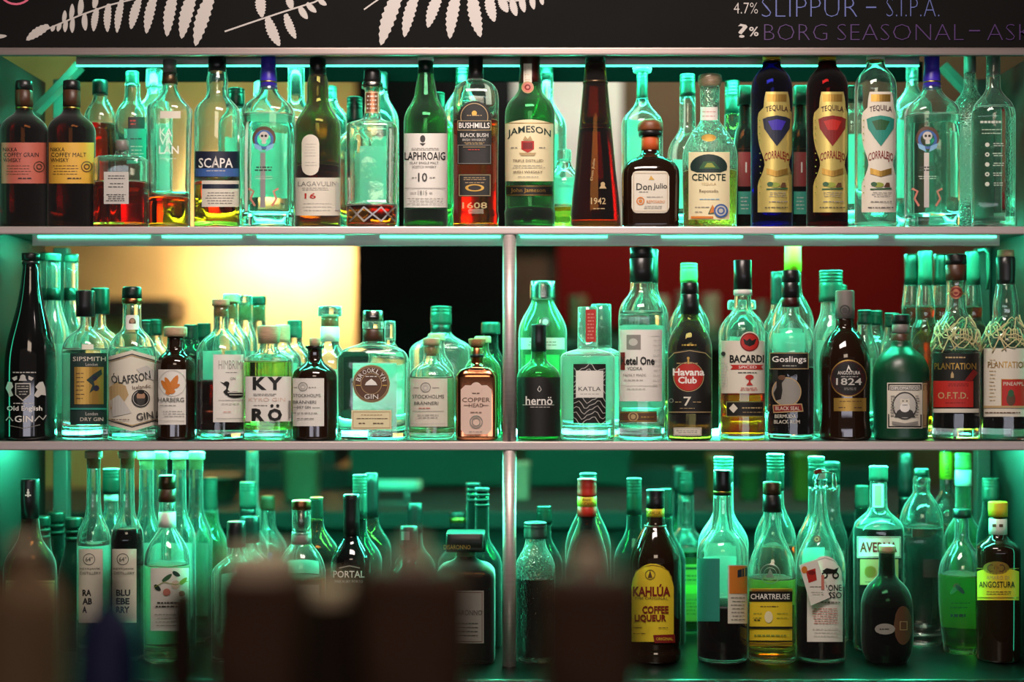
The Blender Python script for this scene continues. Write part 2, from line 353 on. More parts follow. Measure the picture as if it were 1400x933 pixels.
# ------------------------------------------------------------------ the room
STEEL = pm('brushed_steel', lin('d2c4bf'), .42, .55, noise=((3, 60, 400), .07, .02))
DSTEEL = pm('dull_steel', lin('828180'), .45, 1., noise=((3, 40, 200), .1, 0))
PLASTER = pm('ochre_plaster', lin('c39a5e'), .85, noise=((3, 3, 3), .25, .1))
DARKW = pm('dark_wall', lin('2a211b'), .8, noise=((2, 2, 2), .2, 0))
def struct(o): o['kind'] = 'structure'; return o
struct(box('floor', -4, 4, -5, 4.4, -.05, 0, pm('floor_boards', lin('3a2a1e'), .5, noise=((1, 12, 1), .3, 0))))
struct(box('ceiling', -4, 4, -5, 4.4, 3.0, 3.05, pm('ceiling_paint', lin('3c3833'), .9)))
struct(box('wall_back', -4, 4, 4.2, 4.3, 0, 3, DARKW))
struct(box('wall_left', -4.1, -4, -5, 4.4, 0, 3, DARKW)); struct(box('wall_right', 4, 4.1, -5, 4.4, 0, 3, DARKW))
def bx(name, x0, x1, y0, y1, Y, th, m, label, cat, group=None, bev=.004, kind=None):   # box given by its photo rectangle at depth Y
    o = box(name, PX(x0, Y), PX(x1, Y), Y, Y+th, PZ(y1, Y), PZ(y0, Y), m, bev=bev)
    if kind: o['kind'] = kind
    else: tag(o, label, cat, group)
    return o
struct(box('wall_partition', PX(-160, 2.7), PX(522, 2.7), 2.7, 2.8, 0, 3, PLASTER))
struct(box('trim_1', PX(486, 2.4), PX(700, 2.4), 2.4, 2.85, 0, 3, pm('black_pillar', lin('060505'), .9, spec=.1)))     # the black pillar
struct(box('wall_grey', PX(690, 2.75), PX(850, 2.75), 2.75, 2.85, PZ(312, 2.75), 3, pm('pale_plaster', lin('b7b0ac'), .8, noise=((4, 4, 4), .1, 0))))
struct(box('wall_brown', PX(690, 2.8), PX(1600, 2.8), 2.86, 2.95, 0, 3, pm('brown_paint', lin('4c3520'), .8, noise=((2, 2, 2), .2, 0))))
bx('menu_panel', 762, 1238, 300, 446, 2.8, .0595, pm('red_lacquer', lin('5e0603'), .7, spec=.1), 'dark red panel hanging in the back room right of the pillar', 'panel')
bx('service_hatch_shelf', 762, 1260, 462, 476, 2.2, .6595, pm('dark_wood', lin('2e2016'), .5), 'dark wooden shelf under the red panel in the back room', 'shelf')
for i, (a, b, y0, c, lab) in enumerate(((893, 915, 405, 'a08a78', 'pale pink blurred tumbler, leftmost on the dark back shelf'), (925, 948, 398, '8a7462', 'tall beige blurred tumbler on the dark back shelf behind the clear vodka'),
                                   (1030, 1052, 412, '6a5244', 'brown blurred tumbler on the dark back shelf behind the spiced rum'), (960, 984, 402, '9c8672', 'cream blurred tumbler on the dark back shelf, second from the right'), (718, 744, 405, '7a5c40', 'brown blurred tumbler at the left end of the dark back shelf'))):
    Y = 2.3; s = S(Y); bm = bmesh.new(); h = (462-y0)*s; zz = PZ(462, 2.2)+.001
    w0 = (b-a)/2*s; loft(bm, [(h, ringpts(w0, 2, 1, 20)), (h*.98, ringpts(w0*.99, 2, 1, 20)), (h*.3, ringpts(w0*.9, 2, 1, 20)), (0, ringpts(w0*.8, 2, 1, 20))])
    X = PX((a+b)/2, Y)
    if i == 4: X = PX(790, Y)
    o = frombm('tumbler', bm, pm('tumbler_'+c, lin(c), .3), None, True); o.location = (X, Y, zz); tag(o, lab, 'tumbler', 'tumblers on the back shelf')
# the kitchen counter behind the shelves
kc = thing('prep_counter', 'long steel prep counter behind the shelving, seen between the bottles', 'counter', (0, 1.0, 0))
zt = PZ(700, .95); box('worktop', -2.2, 2.2, .95, 1.6, zt-.04, zt, pm('worktop_dark', lin('1c1816'), .7, .1), kc, .004); box('base_cabinet', -2.2, 2.2, 1.0, 1.58, 0, zt-.041, pm('cabinet_dark', lin('17130f'), .6), kc)
box('upstand', PX(215, 1.55), PX(1235, 1.55), 1.57, 1.6, zt+.0005, zt+.06, pm('worktop_dark', lin('1c1816'), .7, .1), kc, .003)
bx('splash_panel', 478, 700, 560, 664, 1.45, .02, pm('led_tint_board', lin('0e281f'), .8), 'teal-lit board standing on the prep counter left of the front post', 'board')  # teal of the strip lights is put into the boards' colour
bx('splash_panel', 718, 862, 590, 664, 1.45, .02, pm('led_tint_board', lin('0e281f'), .8), 'teal-lit board standing on the prep counter right of the front post', 'board')
r0 = (PX(540, 1.15), 1.15, PZ(664, 1.15)); ro = thing('paper_roll', 'pale horizontal roll lying across the prep counter stand', 'roll', (r0[0], r0[1], zt))
bm = bmesh.new(); tube(bm, [(-.075, 0, r0[2]-zt), (.055, 0, r0[2]-zt)], .013, 20); frombm('roll', bm, pm('roll_paper', lin('9fbfb4'), .5), ro)
bm = bmesh.new(); tube(bm, [(.0555, 0, r0[2]-zt), (.066, 0, r0[2]-zt)], .0135, 20); frombm('end_cap', bm, pm('roll_end', lin('d9a090'), .4), ro)
bm = bmesh.new(); tube(bm, [(-.05, 0, .0008), (-.05, 0, r0[2]-zt-.013)], .006); tube(bm, [(.03, 0, .0008), (.03, 0, r0[2]-zt-.013)], .006); addbox(bm, -.06, .04, -.02, .02, .0008, .004); frombm('stand', bm, DSTEEL, ro)
for (a, b, y0, c, nm, lab) in ((965, 1000, 622, '8a3a14', 'tub', 'orange tub on the prep counter behind the clear bottles'), (1082, 1118, 618, '6e4c10', 'tub', 'yellow tub on the prep counter behind the swing-top bottle'),
                          (1010, 1040, 640, '3c3a18', 'tub', 'green tub on the prep counter between the orange and yellow tubs'), (700, 725, 632, 'c07a6a', 'tub', 'pinkish tub on the prep counter beside the front post'),
                          (385, 440, 612, '6e5a48', 'tub', 'brown tub on the prep counter behind the square-capped bottle'), (230, 330, 650, '3a2c22', 'tray', 'dark tray on the prep counter behind the tall corked bottles')):
    Y = 1.25; s = S(Y); bm = bmesh.new(); w0 = (b-a)/2*s; yb = HY-(zt-ZC)/s; h = (yb-y0)*s
    loft(bm, [(h, ringpts(w0, 4, .9, 24)), (h*.9, ringpts(w0, 4, .9, 24)), (h*.88, ringpts(w0*.93, 4, .9, 24)), (.004, ringpts(w0*.85, 4, .9, 24)), (0, ringpts(w0*.8, 4, .9, 24))])
    o = frombm(nm, bm, pm('tub_'+c, lin(c), .45), None, True); o.location = (PX((a+b)/2, Y), Y, zt+.001); tag(o, lab, 'container')
bx('plank_shelf', 130, 236, 408, 436, 2.5, .1995, pm('dark_wood', lin('2e2016'), .5), 'dark blurred plank shelf on the ochre wall behind the portrait-label gin', 'shelf')
bx('oven_hood', 200, 458, 560, 640, 1.9, .5, pm('hood_dark', lin('14100d'), .5), 'dark cooker hood in the back room behind the lower left bottles', 'hood')

# ------------------------------------------------------------------ the shelving
XL, XR = PX(-13, 0), PX(1425, 0); DEP = .25
sh = thing('back_bar_shelving', 'brushed steel back-bar shelving with teal strip lights holding the bottles', 'shelving', (0, .12, SHELF['C']))
def led_plane(name, x0, x1, ya, za, yb, zb, m):          # a slanted strip of diodes: edge (ya, za) to edge (yb, zb)
    me = bpy.data.meshes.new(name); o_ = sh.location
    me.from_pydata([Vector((x, y, z))-o_ for x, y, z in ((x0, ya, za), (x1, ya, za), (x1, yb, zb), (x0, yb, zb))], [], [(0, 1, 2, 3)]); return link(name, me, m, sh)
LEDM = pm('teal_led', (0, 0, 0), .5, e=(*LED_RGB, LED_W))
for nm, (a, b) in dict(A=(310, 321), B=(603.5, 616)).items():
    z1, z0 = PZ(a, 0), PZ(b, 0)
    box('shelf_board', XL, XR, .004, DEP, z1-.006, z1, DSTEEL, sh, .001)
    box('front_lip', XL, XR, -.006, .0035, z0, z1, STEEL, sh, .0025)
    box('rear_lip', XL, XR, DEP+.0005, DEP+.008, z1-.0095 if nm == 'A' else z0-.002, z1+.009, STEEL, sh, .001)  # raised upper edge added to stop the uplight spilling backward
    led_plane('led_strip', XL+.09, XR-.09, DEP-.0015, z1+.0006, DEP-.0002, z1+.0085, LEDM)  # unseen uplight, added to make the bottles glow from behind
    zr = PZ(336.5, .079) if nm == 'A' else z0-.003
    box('under_rail', PX(45, .08), PX(1366, .08), .076, .083, zr, z1-.0065, STEEL, sh, .001)
    led_plane('led_strip', PX(48, .09), PX(1360, .09), .0845, z1-.0068, .096, z1-.0068, LEDM)
    for a_, b_ in ((52, 205), (222, 330), (352, 470), (520, 684), (712, 830), (905, 1015), (1060, 1200), (1225, 1362)) if nm == 'A' else ():
        box('glow_line', PX(a_, .075), PX(b_, .075), .0735, .0758, PZ(325, .075), PZ(322.6, .075), pm('led_bleed', (0, 0, 0), .5, e=(*LED_RGB, 6)), sh)  # added glowing lines imitate strip light bleeding over the rail
    led_plane('led_strip', XL+.09, XR-.09, *((DEP-.008, z1-.0066, DEP-.001, z1-.0094) if nm == 'A' else (DEP-.005, z1-.0068, DEP-.001, z1-.0178)), LEDM if nm == 'A' else pm('teal_led_lower', (0, 0, 0), .5, e=(*LED_RGB, LED_W*1.8)))
zt0, zt1 = PZ(77, 0), PZ(66, 0)
box('top_rail', PX(-60, 0), PX(1460, 0), -.008, .004, zt0, zt1, pm('rail_steel', lin('9c8f8a'), .42, .7, noise=((3, 60, 400), .12, .02)), sh, .003)
box('under_rail', PX(105, .1), PX(1256, .1), .095, .107, PZ(89.5, .1), PZ(64, .1), STEEL, sh, .001)
box('glow_line', PX(105, .1), PX(1256, .1), .096, .102, PZ(91.2, .1), PZ(89.8, .1), pm('led_slot_top', (0, 0, 0), .5, e=(*LED_RGB, 3.5)), sh)
box('led_strip', PX(105, .11), PX(1256, .11), .1075, .112, PZ(88, .11), PZ(72, .11), LEDM, sh)
led_plane('led_strip', PX(105, .23), PX(1256, .23), .227, PZ(103, .22), .246, PZ(105, .22), LEDM)  # extra unseen strip, added for more teal on the top row
box('rear_beam', PX(100, .22), PX(1262, .22), .22, .225, PZ(112, .22), PZ(84, .22), pm('beam_dark', lin('010101'), .9, spec=.02), sh, .002)
for sx, x0, x1 in ((-1, 106, 46), (1, 1292, 1352)):       # sloping corner braces under the top rail
    bm = bmesh.new(); Y = .185
    a, b = Vector((PX(x0, Y), Y, PZ(88, Y))), Vector((PX(x1, Y), Y, PZ(150, Y))); d = (b-a).normalized(); q = Vector((d.z, 0, -d.x))*.006
    for yy in (0, .03): [bm.verts.new(p+Vector((0, yy, 0))) for p in (a+q, b+q, b-q, a-q)]
    bm.verts.ensure_lookup_table(); v = bm.verts
    for f in ((0, 1, 2, 3), (7, 6, 5, 4), (0, 4, 5, 1), (1, 5, 6, 2), (2, 6, 7, 3), (3, 7, 4, 0)): bm.faces.new([v[i] for i in f])
    bmesh.ops.recalc_face_normals(bm, faces=bm.faces); frombm('corner_brace', bm, pm('rear_steel', lin('6a6663'), .5, .7), sh, off=sh.location)
for ya, yb_ in ((321, 603.5), (616, 912)):                # the round front post
    bm = bmesh.new(); tube(bm, [(PX(696.5, 0), .006, PZ(yb_, 0)+.0003), (PX(696.5, 0), .006, PZ(ya, 0)-.0003)], .0118, 28); frombm('front_post', bm, STEEL, sh, off=sh.location)
for px0, px1 in ((70, 90), (1338, 1357)):
    for za, zb_ in ((PZ(912, 0), PZ(616, 0)), (PZ(603.5, 0), PZ(321, 0)), (PZ(310, 0), zt1)):
        box('rear_post', PX(px0, DEP), PX(px1, DEP), DEP+.009, DEP+.034, za+.0005, zb_-.0005, pm('rear_steel', lin('6a6663'), .5, .7), sh, .002)
for x0, x1 in ((XL-.02, XL-.001), (XR+.001, XR+.02)):
    box('side_panel', x0, x1, -.004, DEP+.04, SHELF['C']+.0005, zt1-.001, pm('side_steel', lin('2a2826'), .5, .6), sh, .001)
VLED = pm('teal_led_upright', (0, 0, 0), .5, e=(*LED_RGB, LED_W*.02))
for ya, yb_ in ((330, 600), (625, 905)):                  # strips running up behind the front post
    led_plane('led_strip', PX(696.5, 0)-.006, PX(696.5, 0)+.006, .0185, PZ(yb_, 0), .0185, PZ(ya, 0), VLED)
for xw, sx in ((XL+.0012, 1), (XR-.0012, -1)):            # and up the front edge of each side panel, facing inwards
    for ya, yb_ in ((90, 305), (330, 600), (625, 905)):
        me = bpy.data.meshes.new('led_strip'); z0_, z1_ = PZ(yb_, 0), PZ(ya, 0)
        me.from_pydata([Vector(p)-sh.location for p in ((xw, .004, z0_), (xw, .009, z0_), (xw, .009, z1_), (xw, .004, z1_))], [], [(0, 1, 2, 3)]); link('led_strip', me, VLED, sh)
# the counter the lowest bottles stand on
bc = thing('back_counter', 'dark steel counter top under the lowest row of bottles', 'counter', (0, .3, 0))
box('counter_top', -1.3, 1.3, -.10, .52, SHELF['C']-.03, SHELF['C'], pm('counter_steel', lin('4c514e'), .3, 1., noise=((5, 40, 5), .15, .03)), bc, .003)
box('fridge_cabinet', -1.3, 1.3, -.05, .5, 0, SHELF['C']-.031, pm('cabinet_black', lin('0d0c0b'), .4), bc)
# ------------------------------------------------------------------ chalkboard above
cb = thing('chalkboard', 'black chalkboard with white chalk ferns and a beer list, above the shelves', 'chalkboard', (0, -.004, zt1))
box('board', PX(-60, 0), PX(1460, 0), -.004, .012, zt1+.0005, zt1+.62, pm('blackboard', lin('090807'), .85, spec=.2, noise=((8, 8, 8), .25, 0)), cb, .001)
def flat(x, y, o): return (PX(x, 0), -.0045-o, PZ(y, 0))
def stroke(pts, wd, col):
    vs, fs = [], []
    for i, (x, y) in enumerate(pts):
        a, b = pts[max(0, i-1)], pts[min(len(pts)-1, i+1)]; dx, dy = b[0]-a[0], b[1]-a[1]; l = math.hypot(dx, dy) or 1
        vs += [(x-dy/l*wd/2, y+dx/l*wd/2), (x+dy/l*wd/2, y-dx/l*wd/2)]
        if i: fs.append((2*i-2, 2*i-1, 2*i+1, 2*i))
    return (vs, fs, col)
fern = [stroke([(40, 55), (60, 43), (110, 22), (150, 8), (190, -2), (240, -14)], 2.2, 'chalk'), LEAF(68, 36, 37, 56, 6, 'chalk', .1),
        stroke([(308, 44), (340, 33), (385, 18), (430, 4), (450, -6)], 2.2, 'chalk'), stroke([(498, 14), (512, 4), (530, -8)], 2, 'chalk'), LEAF(-12, 50, 11, 50, 3, 'chalk')]
for (a, b, c, d, wd) in ((84, 33, 80, 44, 3), (92, 29, 90, 45, 3.2), (101, 26, 100, 46, 3.4), (75, 36, 72, 44, 3), (117, 20, 118, 43, 4), (134, 12, 129, 44, 4.6), (150, 6, 148, 45, 5), (168, 0, 161, 46, 5), (192, -2, 180, 41, 6), (213, -8, 201, 47, 6.5), (240, -12, 229, 51, 7.5),
                         (266, -12, 249, 54, 8.5), (291, -10, 268, 64, 9), (88, 31, 90, 15, 3), (98, 27, 100, 6, 3.4), (110, 22, 112, -3, 4), (130, 12, 132, -8, 4), (357, -10, 359, 25, 7), (366, 25, 383, 64, 7), (391, 20, 405, 54, 5.5), (395, -6, 400, 14, 5), (410, 10, 421, 27, 4.5),
                         (420, 5, 433, 18, 4), (436, 0, 447, 8, 3.5), (548, -14, 521, 63, 9.5), (570, -10, 553, 52, 7.5), (603, -12, 585, 39, 7.5), (626, -12, 615, 54, 8), (645, -12, 657, 52, 8.5), (668, -8, 676, 31, 7), (684, -4, 694, 18, 6), (700, 0, 706, 23, 5), (713, -4, 717, 18, 4.5), (727, -6, 730, 14, 4), (740, -4, 742, 8, 3)):
    fern.append(LEAF(a, b, c, d, wd, 'chalk', .14, 18))
fern.append(stroke([(640, -6), (700, 3), (745, -4)], 2, 'chalk'))
printmesh('fern_drawing', fern, flat, cb, cb.location, .0002, .00001)
printmesh('chalk_ring', [C(23, -18, 26, 'chalkpink', 23.2)], flat, cb, cb.location, .0002)
printmesh('beer_list', [T('4.7%', 1019, 12, 15, 'chalk', 33, thin=.012), T('?', 1015, 43, 19, 'chalk', 13), T('%', 1030, 44, 13, 'chalk', 13), T('SLIPPUR', 1106, 11, 26, 'chalkblue', 130, thin=.026), T('-', 1190, 11, 2, 'chalkblue', 14), T('S.I.P.A.', 1247, 11, 25, 'chalkblue', 72, thin=.026),
           T('BORG', 1087, 45, 22, 'chalkpurple', 86, thin=.026), T('SEASONAL', 1230, 45, 22, 'chalkpurple', 172, thin=.026), T('-', 1331, 43, 2, 'chalkpurple', 15), T('ASK', 1379, 45, 22, 'chalkpurple', 62, thin=.026)], flat, cb, cb.location, .0002)
# ------------------------------------------------------------------ the guests' bar, close to the camera and out of focus
nb = thing('bar_counter', 'near bar counter just below the frame, carrying the blurred brown bottles', 'counter', (0, -1.4, 0))
NZ = 1.12
box('counter_top', -1.6, 1.6, -1.62, -1.2, NZ-.04, NZ, pm('bar_wood', lin('3c2413'), .35, noise=((2, 30, 30), .3, 0)), nb, .004); box('bar_front', -1.6, 1.6, -1.58, -1.24, 0, NZ-.041, pm('bar_dark', lin('1c120b'), .5), nb)
# ------------------------------------------------------------------ top shelf
GA, GB, GC = 'bottles on the top shelf', 'bottles on the middle shelf', 'bottles on the counter'
Y1, Y2, Y3 = .044, .126, .2
def nikka(cx, col, word, lab):
    bottle('whisky_bottle', lab, 'A', cx, Y1, [(121, 11), (150, 11), (156, 13.5), (163, 22), (171, 29), (180, 31.5), (305, 31.5)], 'damber', [('cap', 'black', [(111, 11.5), (124, 11.8)]), ('neck_foil', 'brown', [(124, 11.7), (146, 11.8)]), ('neck_band', 'gold', [(147.5, 11.6), (150, 11.8)])], (166, 'brown'),
        [LB(col, cx-31, cx+31, 195, 251, [T('NIKKA', cx-19, 204.5, 5.5, 'black', 19), T('COFFEY '+word, cx-4, 211.8, 5.8, 'black', 47), T('WHISKY', cx-16, 219, 5.5, 'black', 24), FP(cx-26, cx+10, 225, 240, 4, 'brown', .7), C(cx+20, 228, 7.5, 'brown', 6.3), C(cx+20, 228, 4, 'brown', 2.5), FP(cx-8, cx+14, 243, 245, 1, 'black', 1.4)])], group=GA)
nikka(33, 'nikpink', 'GRAIN', 'dark whisky bottle with salmon pink label, leftmost on the top shelf')
nikka(98, 'nikyel', 'MALT', 'dark whisky bottle with mustard yellow label beside the pink-labelled one')
bottle('whisky_bottle', 'short square clear bottle with small pale label and amber whisky, top shelf left', 'A', 167, .04, [(205, 8.5), (211, 9), (214, 13), (216, 30), (221, 35.5), (305, 35.5)], 'clear', [('cap', 'grey', [(192, 9), (207, 9.3)])], (251, 'amber'),
       [LB('lgrey', 142, 176, 235, 279, [FP(145, 173, 239, 246, 2, 'dgrey'), FP(148, 170, 249, 258, 2, 'dgrey'), FP(145, 173, 265, 276, 4, 'dgrey')])], n=4, dr=.8, group=GA, base=6)
bottle('whisky_bottle', 'tall clear flared bottle with frosted stacked letters and a little amber whisky', 'A', 232, Y1, [(100, 10), (118, 10), (128, 13), (140, 22), (150, 29.5), (170, 29), (240, 27.5), (305, 27)], 'clear', [('cap', 'grey', [(82, 9), (100, 9.2)]), ('cap_skirt', 'bronze', [(100.5, 9.6), (116, 10.8)])], (271, 'amber'),
       [LB(None, 0, 0, 0, 0, [T('KA', 227, 181, 11, 'white', 17), T('VA', 227, 193, 11, 'white', 17), T('LAN', 231, 205, 11, 'white', 27), FP(216, 244, 215, 219, 1, 'lgrey')], name='lettering'), LB('offwhite', 219, 247, 152, 162, name='neck_label')], back=(211, 226, 178, 262), group=GA, n=2.6, base=5)
bottle('whisky_bottle', 'clear bottle with navy and blue label above a white panel, black cap', 'A', 297, Y1, [(96, 12.5), (101, 13), (112, 14.6), (124, 14.2), (133, 16), (141, 23), (149, 29), (158, 31), (305, 31)], 'clear', [('cap', 'black', [(78, 12), (99, 12.4)])], (250, 'amber'),
       [LB('navy', 267, 327, 207, 242, [R(268, 326, 230.5, 241.5, 'blue'), T('SCAPA', 295, 223, 13.5, 'white', 46), P([(290.5, 229.5), (295, 213), (299.5, 229.5), (297.8, 229.5), (295, 218), (292.2, 229.5)], 'silverfoil'), FP(282, 311, 232.5, 235, 1, 'lgrey')]), LB('offwhite', 276, 327, 247, 283, [R(277, 326, 252, 258, 'navy'), FP(281, 321, 262, 280, 5, 'grey')], name='lower_label')], group=GA)
def skull(cx, lab, gl='clear'):
    bottle('tequila_bottle', lab, 'A', cx, Y1, [(118, 12), (124, 13), (134, 20), (146, 32), (153, 35), (160, 35.5), (290, 35.3), (305, 35)], gl, [('foil', 'purple', [(76, 10), (96, 10.3), (97, 10.8), (121, 12)]), ('foil_band', 'gold', [(112, 11.8), (114, 12)])], None,
        [LB(None, 0, 0, 0, 0, [C(cx-6, 189, 16, 'brown', 11.5), C(cx-6, 191, 13, 'blue', 9.5), C(cx-6, 186, 6.5, 'lgrey', ry=6), C(cx-8.5, 186, 1.8, 'black'), C(cx-3.5, 186, 1.8, 'black'), R(cx-9, cx-3, 192, 197, 'lgrey'), P([(cx-20, 196), (cx-10, 200), (cx-8, 208), (cx-18, 203)], 'sky'), P([(cx+8, 196), (cx-2, 200), (cx-4, 208), (cx+6, 203)], 'sky'), R(cx-11, cx-4, 209, 284, 'silver'), FP(cx-19, cx+7, 227, 235, 2, 'dgrey', 2),
            FP(cx-20, cx+8, 240, 246, 2, 'lgrey'), stroke([(cx-27, 258), (cx-20, 262), (cx-24, 272), (cx-18, 282)], 3, 'pink'), stroke([(cx+14, 258), (cx+7, 262), (cx+11, 272), (cx+5, 282)], 3, 'pink')], name='printed_art')], n=2.8, dr=.9, group=GA, back=(cx+14, cx+27, 165, 284) if cx < 700 else None, base=18, full=160)
skull(367, 'clear tequila bottle with printed skull and purple foil, left half of the top shelf')
bottle('whisky_bottle', 'olive green whisky bottle with pale oval above a cream label, black cap', 'A', 434.5, Y1, [(102, 11), (106, 12.5), (120, 14.6), (135, 14.8), (147, 18), (158, 25), (170, 30.5), (180, 31), (305, 31)], 'olive', [('cap', 'black', [(80, 10.8), (104, 11.6)])], (228, 'brown'),
       [LB('offwhite', 412.5, 436.5, 184, 240, [FP(416, 433, 195, 215, 5, 'lgrey', .8), FP(416, 433, 220, 228, 2, 'lgrey', .8)], 'pill', name='oval_label'), LB('offwhite', 404, 465, 243, 295, [T('LAGAVULIN', 434, 251.5, 6.2, 'grey', 52), FP(412, 450, 256, 261, 2, 'grey', .7), T('16', 424.5, 268, 7.5, 'red', 15), FP(411, 458, 276, 290, 3, 'lgrey', .8), R(458, 463, 250, 288, 'lgrey')])], group=GA)
def crystal(root, conf, off, s, W):
    pr = []
    for a, b in ((478, 498), (497, 522), (521, 540)):
        pr += [stroke([(a, 283), (b, 303)], 2.2, 'silverfoil'), stroke([(b, 283), (a, 303)], 2.2, 'silverfoil')]
    printmesh('cut_pattern', pr, conf, root, off, .0012)
bottle('bourbon_bottle', 'square-shouldered decanter with cut crystal base and bronze neck strip', 'A', 509, Y1, [(118, 10), (156, 11), (162, 13), (168, 24), (172, 33), (178, 34.5), (276, 33), (281, 34.5), (305, 33.5)], 'cut', [('stopper', 'black', [(96, 11), (106, 12.5), (113, 12)]), ('stopper_collar', 'steel', [(113.2, 14.5), (121, 14.8)])], (283, 'brown'),
       [LB('copper', 499, 518, 125, 155, [FP(501, 516, 129, 151, 4, 'offwhite', 2), BD(500, 517, 126, 154, .8, 'cream')], name='neck_label')], n=4, dr=.9, group=GA, extra=crystal, back=(488, 528, 195, 275), base=5)
bottle('whisky_bottle', 'green whisky bottle with tall white label, white cap and black lettering', 'A', 582, Y1, [(98, 10), (104, 11), (118, 13.5), (131, 15.5), (140, 19), (152, 26), (163, 29.5), (172, 30), (305, 30)], 'green', [('cap', 'white', [(75, 10.5), (84, 10.8)]), ('neck_foil', 'dgreen', [(84.3, 10.2), (101, 10.8)])], (288, 'dark'),
       [LB('paper', 552.5, 611.5, 182.5, 284, [C(578, 190, 3.5, 'dgrey', ry=5), P([(574, 196), (582, 196), (578, 200)], 'dgrey'), FP(560, 604, 202, 206, 2, 'grey', .7), T('LAPHROAIG', 581, 213.5, 11, 'black', 54), T('ISLAY SINGLE MALT', 580, 223, 3.4, 'dgrey', 38), T('SCOTCH WHISKY', 580, 228.5, 3.4, 'dgrey', 32), T('10', 578, 242.5, 12, 'dgrey', 12), FP(563, 570, 242, 244, 1, 'grey'), FP(587, 595, 242, 244, 1, 'grey'), R(554, 608, 257, 257.7, 'grey'), T('1815', 578, 263.5, 6, 'grey', 12), FP(562, 570, 263, 265, 1, 'grey'), FP(586, 593, 263, 265, 1, 'grey'), FP(556, 606, 270, 281, 3, 'grey', .8)])], group=GA)
bottle('whiskey_bottle', 'clear whiskey bottle with black arched label, glowing orange at its base', 'A', 650.5, Y1, [(105, 9), (109, 11), (113, 19), (119, 26), (128, 30.5), (140, 31.5), (230, 30.5), (288, 30.5), (296, 31.5), (305, 31)], 'clear', [('cap', 'black', [(75, 9.8), (93, 10), (94, 10.5), (108, 10.8)])], (166, 'amber'),
       [LB('black', 625, 672, 138, 225, [C(648.5, 160, 19, 'tan', 18, n=40), C(648.5, 155, 3.5, 'gold'), FP(636, 661, 156, 160, 1, 'tan'), R(625.5, 671.5, 165, 178.5, 'tan'), R(626.2, 670.8, 165.8, 177.7, 'black'), T('BUSHMILLS', 648.5, 171.7, 7.5, 'white', 42), T('BLACK BUSH', 648.5, 185, 5.2, 'white', 38), T('IRISH WHISKEY', 648.5, 191.5, 3.4, 'lgrey', 32), FP(634, 664, 194.5, 198, 2, 'tan', .7), R(633, 664, 201, 201.6, 'tan'), FP(640, 657, 204, 206, 1, 'red'), BD(626, 671, 198.5, 224, .6, 'grey')], 'arch'),
        LB('black', 626.5, 671.5, 238, 269, [BD(627.5, 670.5, 239, 268, .7, 'tan'), C(649, 257, 13, 'gold', 9, ry=5), FP(632, 666, 242, 247, 2, 'tan', .8), FP(634, 664, 248, 252, 1, 'tan', .9)], name='lower_label'), LB(None, 0, 0, 0, 0, [T('1608', 649, 281, 8.5, 'tan', 34)], name='embossed_year')], n=3.2, dr=.8, group=GA, base=5)
bottle('whiskey_bottle', 'green whiskey bottle with big cream label, red crest and dark foil neck', 'A', 724.5, Y1, [(64, 13), (77, 13.3), (100, 14.2), (114, 15.1), (122, 15.7), (131, 21), (142, 30), (152, 33.5), (165, 34.2), (285, 33.5), (291, 34.6), (305, 34)], 'green', [('neck_foil', 'dred', [(62, 13.2), (77, 13.5), (100, 14.4), (115, 15.35)])], (286, 'dark'),
       [LB('cream', 690.5, 756.5, 163.5, 248, [R(692, 755, 168, 168.8, 'gold'), T('JAMESON', 723.5, 178, 12, 'dgreen', 58, 6.5), P([(713, 193), (730, 193), (730, 204), (721.5, 209), (713, 204)], 'red'), R(715, 728, 195, 204, 'dred'), P([(715, 192), (718, 186), (721.5, 190), (725, 186), (728, 192)], 'tan'), P([(710, 209), (733, 209), (730, 213), (713, 213)], 'tan'), FP(699, 708, 201, 203, 1, 'grey'), FP(736, 745, 201, 203, 1, 'grey'), T('TRIPLE DISTILLED', 722, 220, 3.6, 'brown', 40), FP(700, 745, 225, 231, 2, 'grey', .8), T('IRISH WHISKEY', 722, 235.5, 3.6, 'brown', 38), FP(708, 738, 241, 243, 1, 'grey', .8)], 'lowarch'),
        LB('black', 692, 755, 253.5, 268, [R(693, 754, 254.3, 255, 'gold'), R(693, 754, 266.6, 267.3, 'gold'), T('John Jameson', 722, 261, 7, 'gold', 46)], name='lower_label'), LB(None, 0, 0, 0, 0, [R(716, 727, 87, 114, 'offwhite'), FP(718, 725, 90, 111, 6, 'tan'), C(721.5, 119.5, 8.2, 'tan'), C(721.5, 119.5, 6.8, 'pink'), C(721.5, 119.5, 4, 'dred', 2)], name='neck_seal')], group=GA)
bottle('tequila_bottle', 'very tall tapering dark amber bottle in the centre of the top shelf', 'A', 814, Y1, [(86, 13.8), (120, 17), (177, 22.5), (240, 28.5), (290, 33.5), (305, 34)], 'amber', [('cap', 'black', [(58, 12.5), (90, 14)]), ('cap_ring', 'bronze', [(112, 16.8), (115, 17.2)])], (177, 'brown'),
       [LB(None, 0, 0, 0, 0, [T('1942', 818, 275, 9, 'bronze1' if False else 'tan', 20), C(824, 252, 3, 'tan'), P([(819, 258), (829, 258), (824, 250)], 'tan'), T('Don Julio', 811, 232, 4, 'tan', 30, rot=-1.45), FP(810, 828, 283, 288, 1, 'tan')], name='lettering')], group=GA, dr=.85, n=2.5)
